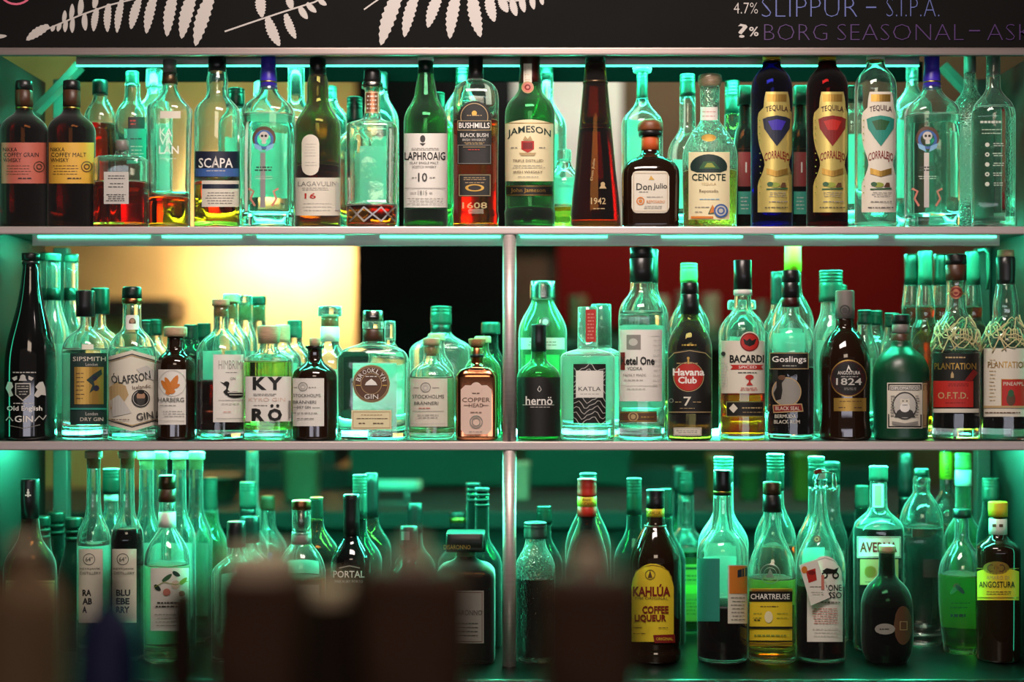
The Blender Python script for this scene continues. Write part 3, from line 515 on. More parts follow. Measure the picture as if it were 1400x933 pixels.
bottle('tequila_bottle', 'squat dark bottle with domed wooden stopper and rounded cream label', 'A', 889, .05, [(186, 11), (206, 11.5), (212, 14), (218, 24), (225, 33), (236, 38.5), (250, 39), (305, 38)], 'brown', [('stopper', 'dwood', [(163.5, 8), (166, 14), (171, 17.3), (178, 17.5), (180.5, 16)]), ('stopper_ring', 'black', [(180.7, 16.8), (187, 15.5)]), ('neck_label', 'orange', [(188, 12), (206, 12.2)])], None,
       [LB('offwhite', 863.5, 915, 234, 291.5, [P([(887, 246), (890, 240), (892, 243), (895, 246)], 'gold'), T('Don', 880.5, 255.5, 9.5, 'black', 21), T('Julio', 902.5, 255.5, 9.5, 'black', 19), FP(873, 886, 261, 264, 1, 'grey'), C(875.5, 275, 5.6, 'orange', 4), C(875.5, 275, 2.5, 'orange'), FP(884, 908, 268, 271, 1, 'grey', .8), T('REPOSADO', 896.5, 276, 4, 'orange', 25), FP(880, 906, 281, 286, 2, 'grey', .8), BD(866, 912.5, 236.5, 289, .5, 'tan')], 'round')], n=3.6, dr=.85, group=GA)
def lens(t): return 1
bottle('tequila_bottle', 'hammered clear bottle with cork ball stopper, green arch picture on cream label', 'A', 970.5, .05, [(118, 12), (124, 13.5), (140, 13), (165, 13), (172, 17), (186, 27), (200, 34), (212, 37), (225, 37.5), (305, 36)], 'hammer', [('stopper', 'wood', [(104, 9), (108, 13.3), (114, 13), (119, 10)]), ('stopper_glass', 'clear', [(103, 15.5), (110, 16.5), (120, 13.5)])], (235, 'gold'),
       [LB('paper', 958, 981, 146.5, 164.5, [FP(960, 979, 150, 162, 2, 'pink', 1)], name='neck_label'), LB('gold', 959, 979, 183.5, 193.5, [], 'oval', name='seal'), LB('cream', 941.5, 997.5, 208, 300.5, [P([(945, 233)]+[(969-25*math.cos(math.pi*k/12), 228-17*math.sin(math.pi*k/12)) for k in range(13)]+[(993, 233), (985, 236), (953, 236)], 'dgreen'), P([(956, 231), (962, 221), (976, 221), (984, 231)], 'green'), P([(963, 229), (967, 223), (973, 223), (978, 229)], 'olive'), T('CENOTE', 969, 242.5, 9.5, 'dgreen', 45), T('TEQUILA', 969, 252, 4, 'tan', 20), T('Reposado', 969, 262, 5.5, 'brown', 25), FP(955, 983, 271, 274, 1, 'sky'), FP(950, 972, 282, 285, 1, 'grey'), FP(950, 962, 289, 291, 1, 'grey'), P([(968, 293), (974, 280), (976, 292)], 'green'), P([(974, 280), (979, 290), (970, 292)], 'orange'), C(985, 288.5, 9.3, 'blue'), C(985, 288.5, 7, 'lgrey', 5), C(985, 288.5, 3, 'lgrey'), R(946, 975, 296, 299, 'orange')])], group=GA, base=4)
def corralejo(cx, gl, paper, gem, capm, lab, liq=None):
    c = cx+7
    def shp(u):
        L = Prof([(0, -15), (.06, -17), (.13, -18), (.19, -26), (.33, -26), (.44, -24), (.60, -16.5), (.68, -20), (.78, -26), (1, -26)])(u)
        return c+L, min(cx+27.5, c-L)
    bottle('tequila_bottle', lab, 'A', cx, Y1, [(84, 11.8), (90, 12.5), (98, 18), (107, 24.5), (117, 27.5), (130, 28.3), (305, 28)], gl, [('cap', capm, [(70, 11.8), (83, 12.2)]), ('cap_ring', 'gold', [(83.2, 12.3), (85, 12.3)])], liq,
        [LB(paper, c-26, cx+27.5, 125.5, 290.5, [R(c-13, c+13, 129, 139, 'gold'), T('TEQUILA', c, 148, 9, 'burg', 30, 3), P([(c-19, 163), (c-12, 160), (c, 158), (c+12, 160), (c+18, 163), (c+17, 176), (c+9, 188), (c, 200), (c-9, 188), (c-17, 176)], gem), P([(c-12, 166), (c, 163), (c+12, 166), (c+6, 178), (c-6, 178)], 'purple' if gem == 'navy' else 'red' if gem == 'dred' else 'green'),
           T('CORRALEJO', c, 213, 14, 'dred', 33, 4.5), P([(c-14, 230), (c, 234), (c+14, 230), (c+14, 238), (c, 242), (c-14, 238)], 'gold'), C(c-3, 253, 7, 'olive', ry=3.5), P([(c-14, 258), (c+14, 257), (c+14, 259), (c-14, 260)], 'green'), P([(c+4, 256), (c+7, 250), (c+11, 250), (c+12, 256)], 'brown'), C(c-9, 252, 4, 'green', ry=3),
           FP(c-12, c+14, 262, 270, 3, 'grey', .8), FP(c-14, c+16, 274, 278, 1, 'grey', 1.3), FP(c-20, c+18, 282, 286, 1, 'dgrey', 1.2)]+[C(c-22+k % 2, 210+9*k, .9, 'olive') for k in range(7)]+[C(c-22, 165+9*k, .9, 'olive') for k in range(4)], shp)], group=GA)
corralejo(1055, 'blue', 'corr', 'navy', 'yellow', 'cobalt blue tequila bottle with gold waisted label and dark blue gem')
corralejo(1131, 'ruby', 'corr', 'dred', 'yellow', 'ruby red tequila bottle with gold waisted label and red gem')
corralejo(1197, 'clear', 'offwhite', 'teal', 'white', 'clear tequila bottle with white waisted label and teal gem')
skull(1274, 'clear tequila bottle with printed skull and purple foil, right end of the top shelf')
bottle('mezcal_bottle', 'clear bottle with white etched icons in a column, rightmost on the top shelf', 'A', 1358, Y1, [(76, 9), (120, 9.5), (130, 14), (142, 24), (155, 28.5), (165, 29), (305, 28.5)], 'clear', [('stopper', 'grey', [(64, 8.5), (104, 9.3)])], None,
       [LB(None, 0, 0, 0, 0, [FP(1340, 1370, 164, 170, 1, 'lgrey', 3), FP(1342, 1372, 175, 185, 2, 'lgrey')]+[C(1350, 198+13.5*k, 3, 'lgrey', 1.2 if k % 2 else 0) for k in range(5)]+[FP(1357, 1372, 195+13.5*k, 201+13.5*k, 2, 'lgrey', 1.2) for k in range(5)], name='lettering')], group=GA, full=150)
# second row, top shelf
def plain(name, lab, sh, cx, Y, top, caph, caphw, capm, neckhw, sh0, sh1, hw, gl='clear', liq=None, back=None, group=None, extra_caps=(), lbs=(), n=2., dr=1., full=None, capn='cap'):
    nk = neckhw; ms = (sh0+sh1)/2
    return bottle(name, lab, sh, cx, Y, [(top+caph-3, nk), (sh0-2, nk*1.04), (sh0+(sh1-sh0)*.22, nk+(hw-nk)*.2), (ms, nk+(hw-nk)*.56), (sh0+(sh1-sh0)*.8, nk+(hw-nk)*.88), (sh1+3, hw), (sh1+8, hw)], gl,
                  [(capn, capm, [(top, caphw*.96)]+([(top+1.5+2.2*k, caphw*(1. if k % 2 == 0 else .955)) for k in range(int(caph*.22))] if caph > 16 and capm in ('teal', 'dgreen', 'lgreen') else [(top+caph*.5, caphw)])+[(top+caph*.62, caphw), (top+caph, caphw)])]+list(extra_caps), liq, lbs, n, dr, full, group, back=back)
plain('whisky_bottle', 'small dark-capped clear bottle in shadow behind the yellow-labelled whisky', 'A', 137, Y2, 110, 20, 10.5, 'black', 9, 134, 160, 21, liq=(170, 'amber'), group=GA)
plain('whisky_bottle', 'clear bottle with dark red and white label, behind the square bottle', 'A', 181, Y2, 98, 20, 9, 'teal', 10, 134, 160, 23, liq=(200, 'brown'), group=GA, lbs=[LB('black', 175, 198, 160, 176, [FP(178, 186, 163, 172, 2, 'red', 2)], name='neck_label'), LB('teal', 174, 200, 176, 225, [FP(178, 196, 188, 192, 1, 'black', 1.5), FP(178, 196, 198, 218, 4, 'lgrey')])], back=(164, 198, 180, 280))
plain('liqueur_bottle', 'clear bottle with glowing round glass stopper behind the flared bottle', 'A', 211, Y3, 95, 26, 11, 'fog', 9, 130, 155, 26, group=GA, back=(190, 230, 165, 260), capn='stopper')
plain('whisky_bottle', 'dark green capped bottle behind the navy-labelled whisky', 'A', 323, Y2, 121, 26, 11.5, 'dgreen', 10, 150, 170, 24, group=GA, back=(305, 341, 185, 270))
plain('whisky_bottle', 'clear bottle with brick red neck strip behind the skull bottle', 'A', 405, .145, 79, 14, 12, 'burg', 11, 138, 165, 29, group=GA, extra_caps=[('neck_strip', 'burg', [(91, 7), (130, 7.5)])], back=(384, 426, 175, 280))
plain('whisky_bottle', 'dark green capped bottle left behind the crystal decanter', 'A', 485, Y2, 133, 37, 11, 'dgreen', 10, 176, 196, 24, group=GA, back=(468, 502, 205, 280))
plain('whisky_bottle', 'round-shouldered clear bottle right behind the crystal decanter', 'A', 521, Y3, 99, 26, 9, 'black', 8.5, 130, 165, 24, group=GA, back=(505, 537, 185, 260))
plain('whisky_bottle', 'teal-lit capped bottle peeping over the shoulder of the white-labelled whisky', 'A', 598, Y2, 127, 24, 10, 'teal', 9, 155, 178, 24, 'pgreen', group=GA, back=(582, 616, 180, 280))
plain('whisky_bottle', 'dark-capped amber bottle peeping over the black-labelled whiskey', 'A', 632, Y3, 93, 24, 9, 'dgreen', 8.5, 120, 150, 24, 'clear', (190, 'gold'), group=GA, back=(618, 646, 180, 260))
plain('liqueur_bottle', 'low clear bottle glinting right behind the green cream-labelled whiskey', 'A', 771, Y2, 205, 16, 10, 'fog', 9, 224, 250, 26, 'cut', (285, 'gold'), group=GA, back=(752, 790, 240, 295))
plain('liqueur_bottle', 'clear bottle behind the big cream-labelled whiskey with slim glass neck', 'A', 747, Y3, 84, 20, 9, 'dgreen', 9, 138, 172, 27, group=GA, back=(728, 766, 180, 270))
plain('tequila_bottle', 'round-shouldered clear bottle with tall teal-lit cap above the wooden stopper', 'A', 878, .135, 97, 41, 7.6, 'teal', 8, 140, 168, 28, group=GA, extra_caps=[('cap_rim', 'fog', [(92, 13), (99, 12)])], back=(856, 896, 160, 280))
plain('tequila_bottle', 'clear bottle with teal-lit screw cap left behind the hammered bottle', 'A', 940, .135, 102, 31, 10.8, 'teal', 10.5, 175, 208, 27, group=GA, back=(920, 962, 215, 285))
plain('rum_bottle', 'dark amber neck with green capsule right behind the hammered bottle', 'A', 1001, Y3, 111, 46, 10.3, 'dgreen', 10, 172, 205, 26, 'amber', group=GA)
for cx, lab in ((1018, 'slim dark bottle with square pale cap left of the cobalt bottle'), (1094, 'slim dark bottle with square pale cap between cobalt and ruby bottles')):
    bottle('tequila_bottle', lab, 'A', cx, Y2, [(140, 7), (168, 8), (180, 12), (205, 15), (305, 17)], 'damber', [('cap', 'teal', [(118, 9.5), (144, 9.8)], 5, 1)], (205, 'dark'), [LB('teal', cx-9, cx+9, 262, 293, [FP(cx-6, cx+6, 268, 288, 4, 'lgrey')]), LB('dred', cx-9, cx+9, 208, 255, [R(cx+1, cx+3, 222, 236, 'lgrey')], name='upper_label')], n=3, group=GA)
plain('tequila_bottle', 'clear bottle in shadow between the ruby and the white-labelled tequila', 'A', 1164, Y2, 118, 22, 10, 'dgreen', 9, 145, 172, 24, group=GA, back=(1146, 1182, 180, 280))
plain('mezcal_bottle', 'textured clear bottle with long neck left behind the etched bottle', 'A', 1326, Y2, 70, 30, 8, 'grey', 7.5, 120, 155, 27, 'hammer', group=GA, back=(1306, 1346, 160, 280))
plain('mezcal_bottle', 'clear long-necked bottle in shadow left behind the right skull bottle', 'A', 1247, Y3, 88, 22, 8, 'fog', 7.5, 120, 150, 26, group=GA, back=(1228, 1266, 160, 270))
plain('whisky_bottle', 'clear bottle behind the left skull bottle with short grey cap', 'A', 356, Y3, 112, 20, 9, 'grey', 9, 134, 158, 26, group=GA, back=(336, 376, 165, 270))
plain('whisky_bottle', 'clear bottle in shadow behind the olive green whisky bottle', 'A', 452, Y3, 118, 20, 9, 'dgreen', 9, 140, 165, 26, liq=(220, 'amber'), group=GA)
# ------------------------------------------------------------------ middle shelf
def olde(root, conf, off, s, W): pass
bottle('gin_bottle', 'black champagne-shaped bottle with white crest and lettering, middle shelf far left', 'B', 42, Y1, [(357, 10.2), (364, 10.2), (372, 11.2), (395, 14), (420, 18.5), (445, 25), (465, 30), (490, 33.6), (510, 34.3), (590, 34.3)], 'black', [('stopper', 'black', [(346.5, 12), (356, 11.8)]), ('lip', 'black', [(357.5, 11.4), (362, 11.4)])], None,
       [LB(None, 0, 0, 0, 0, [P([(21, 524), (42, 524), (42, 540), (31.5, 549), (21, 540)], 'lgrey'), P([(22.5, 525.5), (40.5, 525.5), (40.5, 539.5), (31.5, 547), (22.5, 539.5)], 'black'), R(24, 39, 531, 532, 'lgrey'), FP(24, 39, 527, 530, 1, 'lgrey'), FP(25, 38, 534, 541, 2, 'lgrey'), C(31.5, 516, 3.6, 'lgrey'), P([(26, 521), (37, 521), (35, 517), (28, 517)], 'lgrey'), P([(17, 517), (24, 514), (24, 519), (20, 521)], 'lgrey'), P([(46, 517), (39, 514), (39, 519), (43, 521)], 'lgrey'),
          P([(12, 522), (17, 523), (19, 529), (16, 533), (19, 541), (14, 543), (12, 537), (9, 531)], 'lgrey'), P([(58, 522), (53, 523), (48, 529), (51, 533), (46, 541), (51, 544), (56, 540), (62, 541), (61, 530)], 'lgrey'), FP(14, 52, 508, 511, 1, 'lgrey', 1.4), FP(19, 46, 550.5, 553, 1, 'lgrey', 1.2), T('Old English', 34, 559.5, 8.5, 'white', 46), T('GIN', 33, 573, 9, 'white', 24), stroke([(10, 575), (14, 570), (19, 576)], 1.4, 'lgrey'), stroke([(47, 576), (53, 569), (58, 574), (62, 568)], 1.4, 'lgrey'), stroke([(14, 582), (33, 586), (54, 581)], .8, 'grey')], name='lettering')], group=GB)
def sips(cx, Y, lab, full_label=True, capm='black', top=397.5):
    bottle('gin_bottle', lab, 'B', cx, Y, [(430, 7), (444, 7.5), (450, 10), (456, 18), (464, 26), (473, 30), (482, 31), (592, 31)], 'clear', [('cap', capm, [(top, 12), (top+3, 12.6), (top+36, 12.4)])], None,
        ([LB('dgreen', 96, 146, 483, 581, [T('SIPSMITH', 122, 491, 6, 'offwhite', 44), T('London', 125, 498.5, 4, 'lgrey', 16), R(102, 141, 502, 553, 'gold'), P([(118, 520), (127, 512), (138, 505), (139, 512), (128, 522), (130, 532), (122, 538), (126, 527)], 'dgreen'), C(129, 517, 3.5, 'navy'), C(131, 531, 4, 'navy'), FP(104, 116, 508, 548, 7, 'bronze1' if False else 'brown', 1.2), R(97, 145, 558, 560.5, 'teal'), T('London', 125, 566, 4.5, 'lgrey', 16), T('DRY GIN', 125, 573.5, 5, 'offwhite', 30)]),
          LB('offwhite', 112, 128, 471, 478, [], name='neck_print')] if full_label else []), group=GB, back=(cx-27, cx+27, 485, 578), full=478, base=14)
sips(116.8, Y1+.004, 'clear gin bottle with dark green and gold picture label, black cap')
bottle('gin_bottle', 'clear gin bottle with grey hexagonal portrait label and copper neck ring', 'B', 180.5, Y1, [(414, 12), (445, 12.3), (452, 15), (459, 22), (470, 29), (484, 32), (592, 32.1)], 'clear', [('stopper', 'dgreen', [(392.5, 11.5), (396, 13), (408, 13.3)]), ('neck_ring', 'copper', [(408.3, 13.4), (416, 13.2)])], None,
       [LB('paper', 172, 190, 431, 451, [C(181, 441, 4.5, 'brown', ry=6), C(181, 439, 3, 'skin')], 'round', name='neck_label'), LB('offwhite', 148.5, 212.5, 479, 590, [stroke([(149, 493.5), (180.5, 484.5), (212, 493.5)], 1.4, 'black'), stroke([(149, 495.5), (180.5, 486.5), (212, 495.5)], .8, 'gold'), stroke([(149, 575), (180.5, 584), (212, 575)], 1.4, 'black'), stroke([(149, 573), (180.5, 582), (212, 573)], .8, 'gold'), P([(150, 530), (160, 522), (172, 528), (176, 540), (166, 556), (152, 560)], 'tan'), P([(151, 548), (163, 540), (172, 552), (180, 565), (155, 570)], 'lgrey'), P([(186, 505), (200, 500), (211, 508), (209, 520), (198, 517)], 'lgrey'),
          T('ÓLAFSSON', 179, 517, 14, 'dgrey', 52, -3, -.12), T('Icelandic', 193, 529, 5.5, 'brown', 24, rot=-.1), C(192, 545, 12, 'black'), C(192, 545, 10.5, 'lgrey', 9.8), C(192, 542, 5.5, 'skin', ry=6), P([(186, 545), (198, 545), (196, 554), (188, 554)], 'dgrey'), C(192, 536.5, 4.5, 'black', ry=2.5), T('GIN', 197, 569, 10, 'dgrey', 22, rot=-.15), FP(153, 180, 572, 576, 1, 'brown')], 'hex')], group=GB, back=(153, 208, 495, 570), full=475, base=14)
bottle('gin_bottle', 'black bottle with white label showing an orange leaf, pale wooden stopper', 'B', 240, Y1, [(459, 11), (476, 11.5), (481, 14), (487, 21), (494, 26), (502, 27.3), (592, 27.3)], 'brown', [('stopper', 'wood', [(447, 15), (450, 15.7), (460.5, 15.6)])], None,
       [LB('paper', 216.5, 254, 505.5, 581, [LEAF(228, 540, 243, 513, 5, 'orange'), LEAF(229, 534, 221, 520, 3, 'orange'), LEAF(232, 530, 226, 516, 3, 'orange'), LEAF(234, 530, 246, 526, 3, 'orange'), LEAF(231, 536, 240, 535, 3, 'orange'), C(236, 524, 18, 'lgrey', 17.3), T('HARBERG', 234, 547, 6, 'dgrey', 34), FP(219, 242, 553, 556, 1, 'grey', .8), FP(222, 252, 561, 571, 3, 'grey', .8), R(219, 252, 575, 575.6, 'lgrey')])], group=GB)
bottle('gin_bottle', 'clear bottle half full of dark red-brown liquor, white label with loon bird', 'B', 302, Y1, [(417, 9.8), (448, 10), (455, 13), (463, 22), (473, 29.5), (482, 32.3), (592, 32.5)], 'clear', [('stopper', 'wood', [(409.5, 11.3), (411, 12), (418.5, 12)]), ('cork', 'cork', [(418.7, 8), (433, 7.6)])], (520.5, 'red'),
       [LB('paper', 291.5, 333, 485, 577.5, [T('HIMBRIMI', 315, 499, 12, 'grey', 32, thin=.01), FP(308, 325, 508, 511, 1, 'grey', .8), T('GIN', 318, 518, 4, 'grey', 7), C(309.5, 525, 3.8, 'black', ry=3.3), P([(306.5, 524), (301, 522), (307, 527)], 'black'), P([(309, 527), (313, 526), (311, 533), (315, 537), (309, 541), (305, 536), (309, 532)], 'black'), C(321, 540, 11, 'black', ry=4.5), R(311, 330, 536, 537.5, 'lgrey'), R(313, 332, 539.5, 540.6, 'lgrey'), R(299, 331, 547, 547.6, 'grey'), FP(300, 330, 551, 554, 1, 'grey', .8), FP(304, 316, 562, 565, 1, 'pink', .8), R(296, 331, 572, 572.6, 'grey')])], group=GB, base=14, back=(272, 296, 480, 520))
bottle('gin_bottle', 'square-shouldered bottle of pale yellow gin with giant black letters on white', 'B', 367.5, Y1, [(466, 12), (474, 12.5), (481, 15), (487, 26), (491, 31.2), (497, 32.2), (592, 32.2)], 'clear', [('stopper', 'wood', [(445.5, 14.5), (447, 16), (470, 14.2)])], (495, 'yellow'),
       [LB('paper', 335.5, 398, 515, 576.5, [T('K', 355, 524.5, 18, 'black', 19, thin=-.045), T('Y', 376, 524.5, 18, 'black', 21, thin=-.045), T('KYRÖ GIN', 365, 546, 6, 'rose', 50), FP(344, 380, 538, 542, 2, 'grey', .8), FP(345, 366, 553, 556, 1, 'grey', 1), T('R', 353, 567.5, 17.5, 'black', 17.5, thin=-.045), T('O', 376, 567.5, 17.5, 'black', 19.5, thin=-.045), C(372, 555, 2.1, 'black'), C(380, 555, 2.1, 'black'), R(393.5, 396.5, 548, 572, 'grey')])], n=3.4, dr=.95, group=GB, base=14)
bottle('gin_bottle', 'brown apothecary bottle with white label and tiny pale cork', 'B', 430.5, Y1, [(473, 13), (476, 13), (478.5, 10), (490, 9.8), (496, 13), (502, 21), (509, 28.5), (518, 30.3), (592, 30.3)], 'brown', [('cork', 'wood', [(462.5, 7.6), (473, 7.2)])], None,
       [LB('paper', 400.5, 443, 517.5, 583, [C(414.5, 529, 6.3, 'grey', 5.3), C(414.5, 529, 4, 'lgrey', 2), FP(402, 407, 529, 531, 1, 'grey'), FP(422, 432, 529, 531, 1, 'grey'), T('STOCKHOLMS', 420, 541, 4.6, 'dgrey', 36), T('BRÄNNERI', 417, 549.5, 5.4, 'dgrey', 30), T('DRY GIN', 416, 557, 4, 'dgrey', 18), R(402, 409, 557, 557.7, 'grey'), R(427, 437, 557, 557.7, 'grey'), FP(402, 436, 563, 567, 1, 'grey'), FP(405, 430, 571, 574, 1, 'grey')])], group=GB)
bottle('gin_bottle', 'wide flat teal-glowing gin bottle with round brown medallion', 'B', 510, .035, [(455, 13.5), (467, 13.8), (471, 20), (475, 33), (481, 43), (489, 47.3), (500, 48), (592, 47)], 'clear', [('cap', 'steel', [(425, 14), (440, 14.3)]), ('cap_ring', 'fog', [(440.3, 14.6), (450, 14.6)]), ('neck_band', 'brown', [(450.3, 14.2), (467, 14.2)])], None,
       [LB('cream', 480.5, 535.5, 561, 587.5, [BD(482.5, 533.5, 563, 585.5, .7, 'tan'), FP(490, 527, 566, 569, 1, 'tan'), FP(486, 531, 571, 574, 1, 'brown', .9), FP(490, 500, 577, 581, 1, 'brown', 1.2), FP(508, 526, 577, 581, 1, 'brown', 1.2)], name='lower_label'),
        LB('tan', 482, 533.5, 499, 551, [C(507.7, 525, 24.5, 'brown'), C(507.7, 525, 23.3, 'tan', 22.6), C(507.7, 525, 14.5, 'tan', 13.8)]+[T(ch, 507.7+18.4*math.sin(a), 525-18.4*math.cos(a), 6, 'white', 5, rot=a) for ch, a in zip('BROOKLYN', [math.radians(-70+20*k) for k in range(8)])]+[T('GIN', 507.7, 542.5, 6.5, 'white', 19), P([(501, 523), (507.7, 518), (514, 523), (516, 527), (499, 527)], 'white'), R(487, 493, 526.5, 528, 'gold'), R(523, 529, 526.5, 528, 'gold'), FP(498, 517, 514, 516, 1, 'white', 1)], 'oval', name='medallion')], n=4, dr=.55, group=GB, back=(482, 538, 497, 588), full=482, base=14)
bottle('gin_bottle', 'clear apothecary bottle of pale pink gin with white label and cork', 'B', 590, Y1, [(474, 10.8), (490, 11), (496, 14), (502, 22), (510, 29), (518, 31.3), (592, 31.3)], 'clear', [('cork', 'wood', [(462.5, 11.3), (464, 12), (473, 10.5)]), ('cork_end', 'cork', [(473.2, 8), (487, 7.6)])], (517, 'blush'),
       [LB('offwhite', 561, 611.5, 518, 583.5, [C(582, 530, 7, 'grey', 5.8), C(582, 530, 4.5, 'lgrey', 2), R(566, 573, 530, 530.7, 'grey'), R(591, 600, 530, 530.7, 'grey'), T('STOCKHOLMS', 585.5, 542.5, 5, 'dgrey', 42), T('BRÄNNERI', 583, 551, 5.4, 'dgrey', 32), FP(572, 590, 557, 559.5, 1, 'pink', 1.2), R(565, 606, 562, 562.6, 'grey'), FP(570, 600, 566, 573, 2, 'grey', .9), R(563, 608, 579, 579.6, 'lgrey')])], group=GB, back=(564, 618, 516, 590), base=10)
bottle('gin_bottle', 'small shiny copper-plated flask with octagonal pale label, beside the front post', 'B', 652, .04, [(473, 7.5), (496, 8), (500, 10.5), (504, 20), (510, 26.5), (517, 29), (592, 29)], 'copperm', [('cork', 'cork', [(463, 11), (465, 12), (474, 9)]), ('neck_ring', 'black', [(484.5, 9.5), (489, 9.5)]), ('neck_wrap', 'copper', [(476, 8.3), (496, 8.3)])], None,
       [LB('rose', 630, 672, 527, 594, [C(651, 531, 8, 'rose'), T('COPPER', 651, 547, 6, 'brown', 38), T('HEAD', 651, 554.5, 5, 'brown', 20), FP(645, 657, 537, 539, 1, 'brown'), R(634, 643, 554, 554.7, 'brown'), R(659, 668, 554, 554.7, 'brown'), FP(642, 660, 562, 566, 1, 'brown', 1), C(651, 577, 9, 'grey', 7.6), C(651, 577, 6, 'grey', 4.8), FP(640, 662, 589, 592, 1, 'grey', .8)], 'oct')], n=5, dr=.6, group=GB)
# second row, middle shelf, left bay
for cx, top, Y, lab in ((73, 347, Y2, 'tall clear bottle with teal-lit cap, behind the black champagne-shaped bottle'), (97, 348, Y2+.065, 'tall clear bottle with flanged teal-lit top beside the black bottle'), (64, 346, Y3+.012, 'tall clear bottle with violet-lit neck half hidden by the black bottle')):
    plain('gin_bottle', lab, 'B', cx, Y, top, 11, 10.5, 'teal', 9, 412, 462, 21 if cx > 66 else 18, 'fog', group=GB, extra_caps=[('neck_band', 'dgreen', [(394, 9.6), (411, 9.8)])], back=(cx-17, cx+17, 470, 570))
sips(137, Y2+.01, 'dark-capped gin bottle peeping out behind the green and gold label', False, 'dgreen', 394)
for cx, top, Y, lab in ((197, 438, Y2, 'low dark-capped bottle immediately behind the portrait-label gin'), (212, 437, Y3, 'low dark-capped bottle between portrait-label and leaf-label gins'), (261, 444, Y2, 'green-capped dark bottle immediately behind the leaf-label bottle'), (279, 442, Y3, 'green-capped bottle between leaf-label and loon-label bottles')):
    plain('gin_bottle', lab, 'B', cx, Y, top, 22, 9.5, 'dgreen', 8.5, 465, 490, 23, 'dgreen' if cx > 250 else 'clear', group=GB, back=None if cx > 250 else (cx-16, cx+16, 500, 570))
for cx, top, Y, capm, lab in ((316, 402, Y2-.005, 'wood', 'corked clear bottle right behind the loon-label bottle'), (335, 404, Y3-.014, 'fog', 'clear stoppered bottle, second behind the loon-label bottle'), (354, 405, Y3+.05, 'dgreen', 'dark-corked clear bottle, rearmost behind the loon-label bottle')):
    plain('gin_bottle', lab, 'B', cx, Y if Y < .22 else .228, top, 12, 11.5 if Y < .15 else 10, capm, 9, 440, 470, 26 if Y < .15 else (14.5 if Y > .22 else 17), group=GB, extra_caps=[('cork', 'cork', [(top+12.2, 7.5), (top+34, 7)])], back=(cx-13, cx+13, 480, 560), capn='stopper')
for cx, top, Y, lab in ((386, 444, Y2, 'corked clear bottle right behind the giant-letter gin'), (403, 438, Y3, 'pale-stoppered clear bottle between giant-letter gin and brown apothecary bottle')):
    plain('gin_bottle', lab, 'B', cx, Y, top, 24, 10.5, 'teal' if cx > 390 else 'wood', 10, 470, 492, 26, group=GB, back=(cx-19, cx+19, 496, 575), capn='stopper')
plain('gin_bottle', 'clear bottle with flared pale stopper and neck label, behind brown apothecary bottle', 'B', 451, Y2, 419, 14, 16.5, 'fog', 12, 470, 500, 32, group=GB, extra_caps=[('cork', 'cork', [(433.3, 10), (446, 9)]), ('neck_label', 'paper', [(447, 13), (467, 13)])], back=(428, 474, 505, 580), capn='stopper')
plain('gin_bottle', 'clear stoppered bottle right behind the wide medallion gin', 'B', 533, Y2, 439, 26, 7.5, 'fog', 7, 470, 495, 28, group=GB, back=(512, 554, 500, 575), capn='stopper')
plain('brandy_bottle', 'wide dark-necked bottle with teal-lit cap against the black pillar', 'B', 603, Y3-.01, 419, 25, 14.5, 'teal', 13, 456, 478, 43, 'fog', group=GB, extra_caps=[('neck_band', 'dgreen', [(444.3, 13.6), (458, 13.8)])], n=3, dr=.55)
plain('gin_bottle', 'corked clear bottle right behind the pale pink gin', 'B', 597, Y2-.01, 456, 10, 12, 'wood', 10.5, 482, 506, 23, group=GB, back=(580, 614, 515, 580), capn='cork')
plain('gin_bottle', 'second shiny flask right behind the copper one, corked', 'B', 660, Y2-.015, 460, 9, 11.5, 'wood', 8, 480, 505, 25, 'pgreen', group=GB, capn='cork', n=4, dr=.6)
plain('gin_bottle', 'dark-necked bottle with wide pale cap beside the front post', 'B', 671, Y3, 441, 16, 13, 'teal', 9.5, 475, 505, 23.5, 'dgreen', group=GB)
# middle shelf, right bay
plain('gin_bottle', 'pale green ribbed bottle with metal cap behind the black-labelled small bottle', 'B', 742, Y2, 385, 26, 17.5, 'steel', 14, 409, 452, 33, 'pgreen', group=GB, extra_caps=[('cap_insert', 'teal', [(384.4, 16), (385.2, 16.2)])], lbs=[LB('dgrey', 739, 752, 434, 447, [C(745.5, 440.5, 4, 'grey')], 'oval', name='seal'), LB('lgrey', 712, 772, 462, 478, [FP(720, 765, 466, 474, 2, 'dgrey', 1)])], back=(716, 768, 485, 580))
bottle('gin_bottle', 'small bottle wrapped in black label with white script, black cap', 'B', 736.5, .04, [(478, 10), (490, 10.3), (496, 14), (503, 23), (511, 28.5), (518, 29.5), (592, 29.5)], 'green', [('cap', 'black', [(443.7, 10.3), (447, 10.6), (448, 10.2), (481, 10.4)])], None,
       [LB('black', 707.4, 765.6, 516, 597, [T('hernö', 737, 548, 12, 'white', 36), R(715, 757, 553.5, 554.3, 'lgrey'), FP(725, 752, 556, 558, 1, 'lgrey', .8), stroke([(735, 533), (737.5, 528), (740, 533), (737.5, 536), (735, 533)], .8, 'white')])], group=GB)
def waves():
    o = []
    for k in range(11):
        o.append(stroke([(785+i*3.5, 503+k*7.2+4.5*math.sin(i*.8+k*.55)+2*math.sin(i*1.7+k)) for i in range(13)], .9, 'lgrey'))
    return o
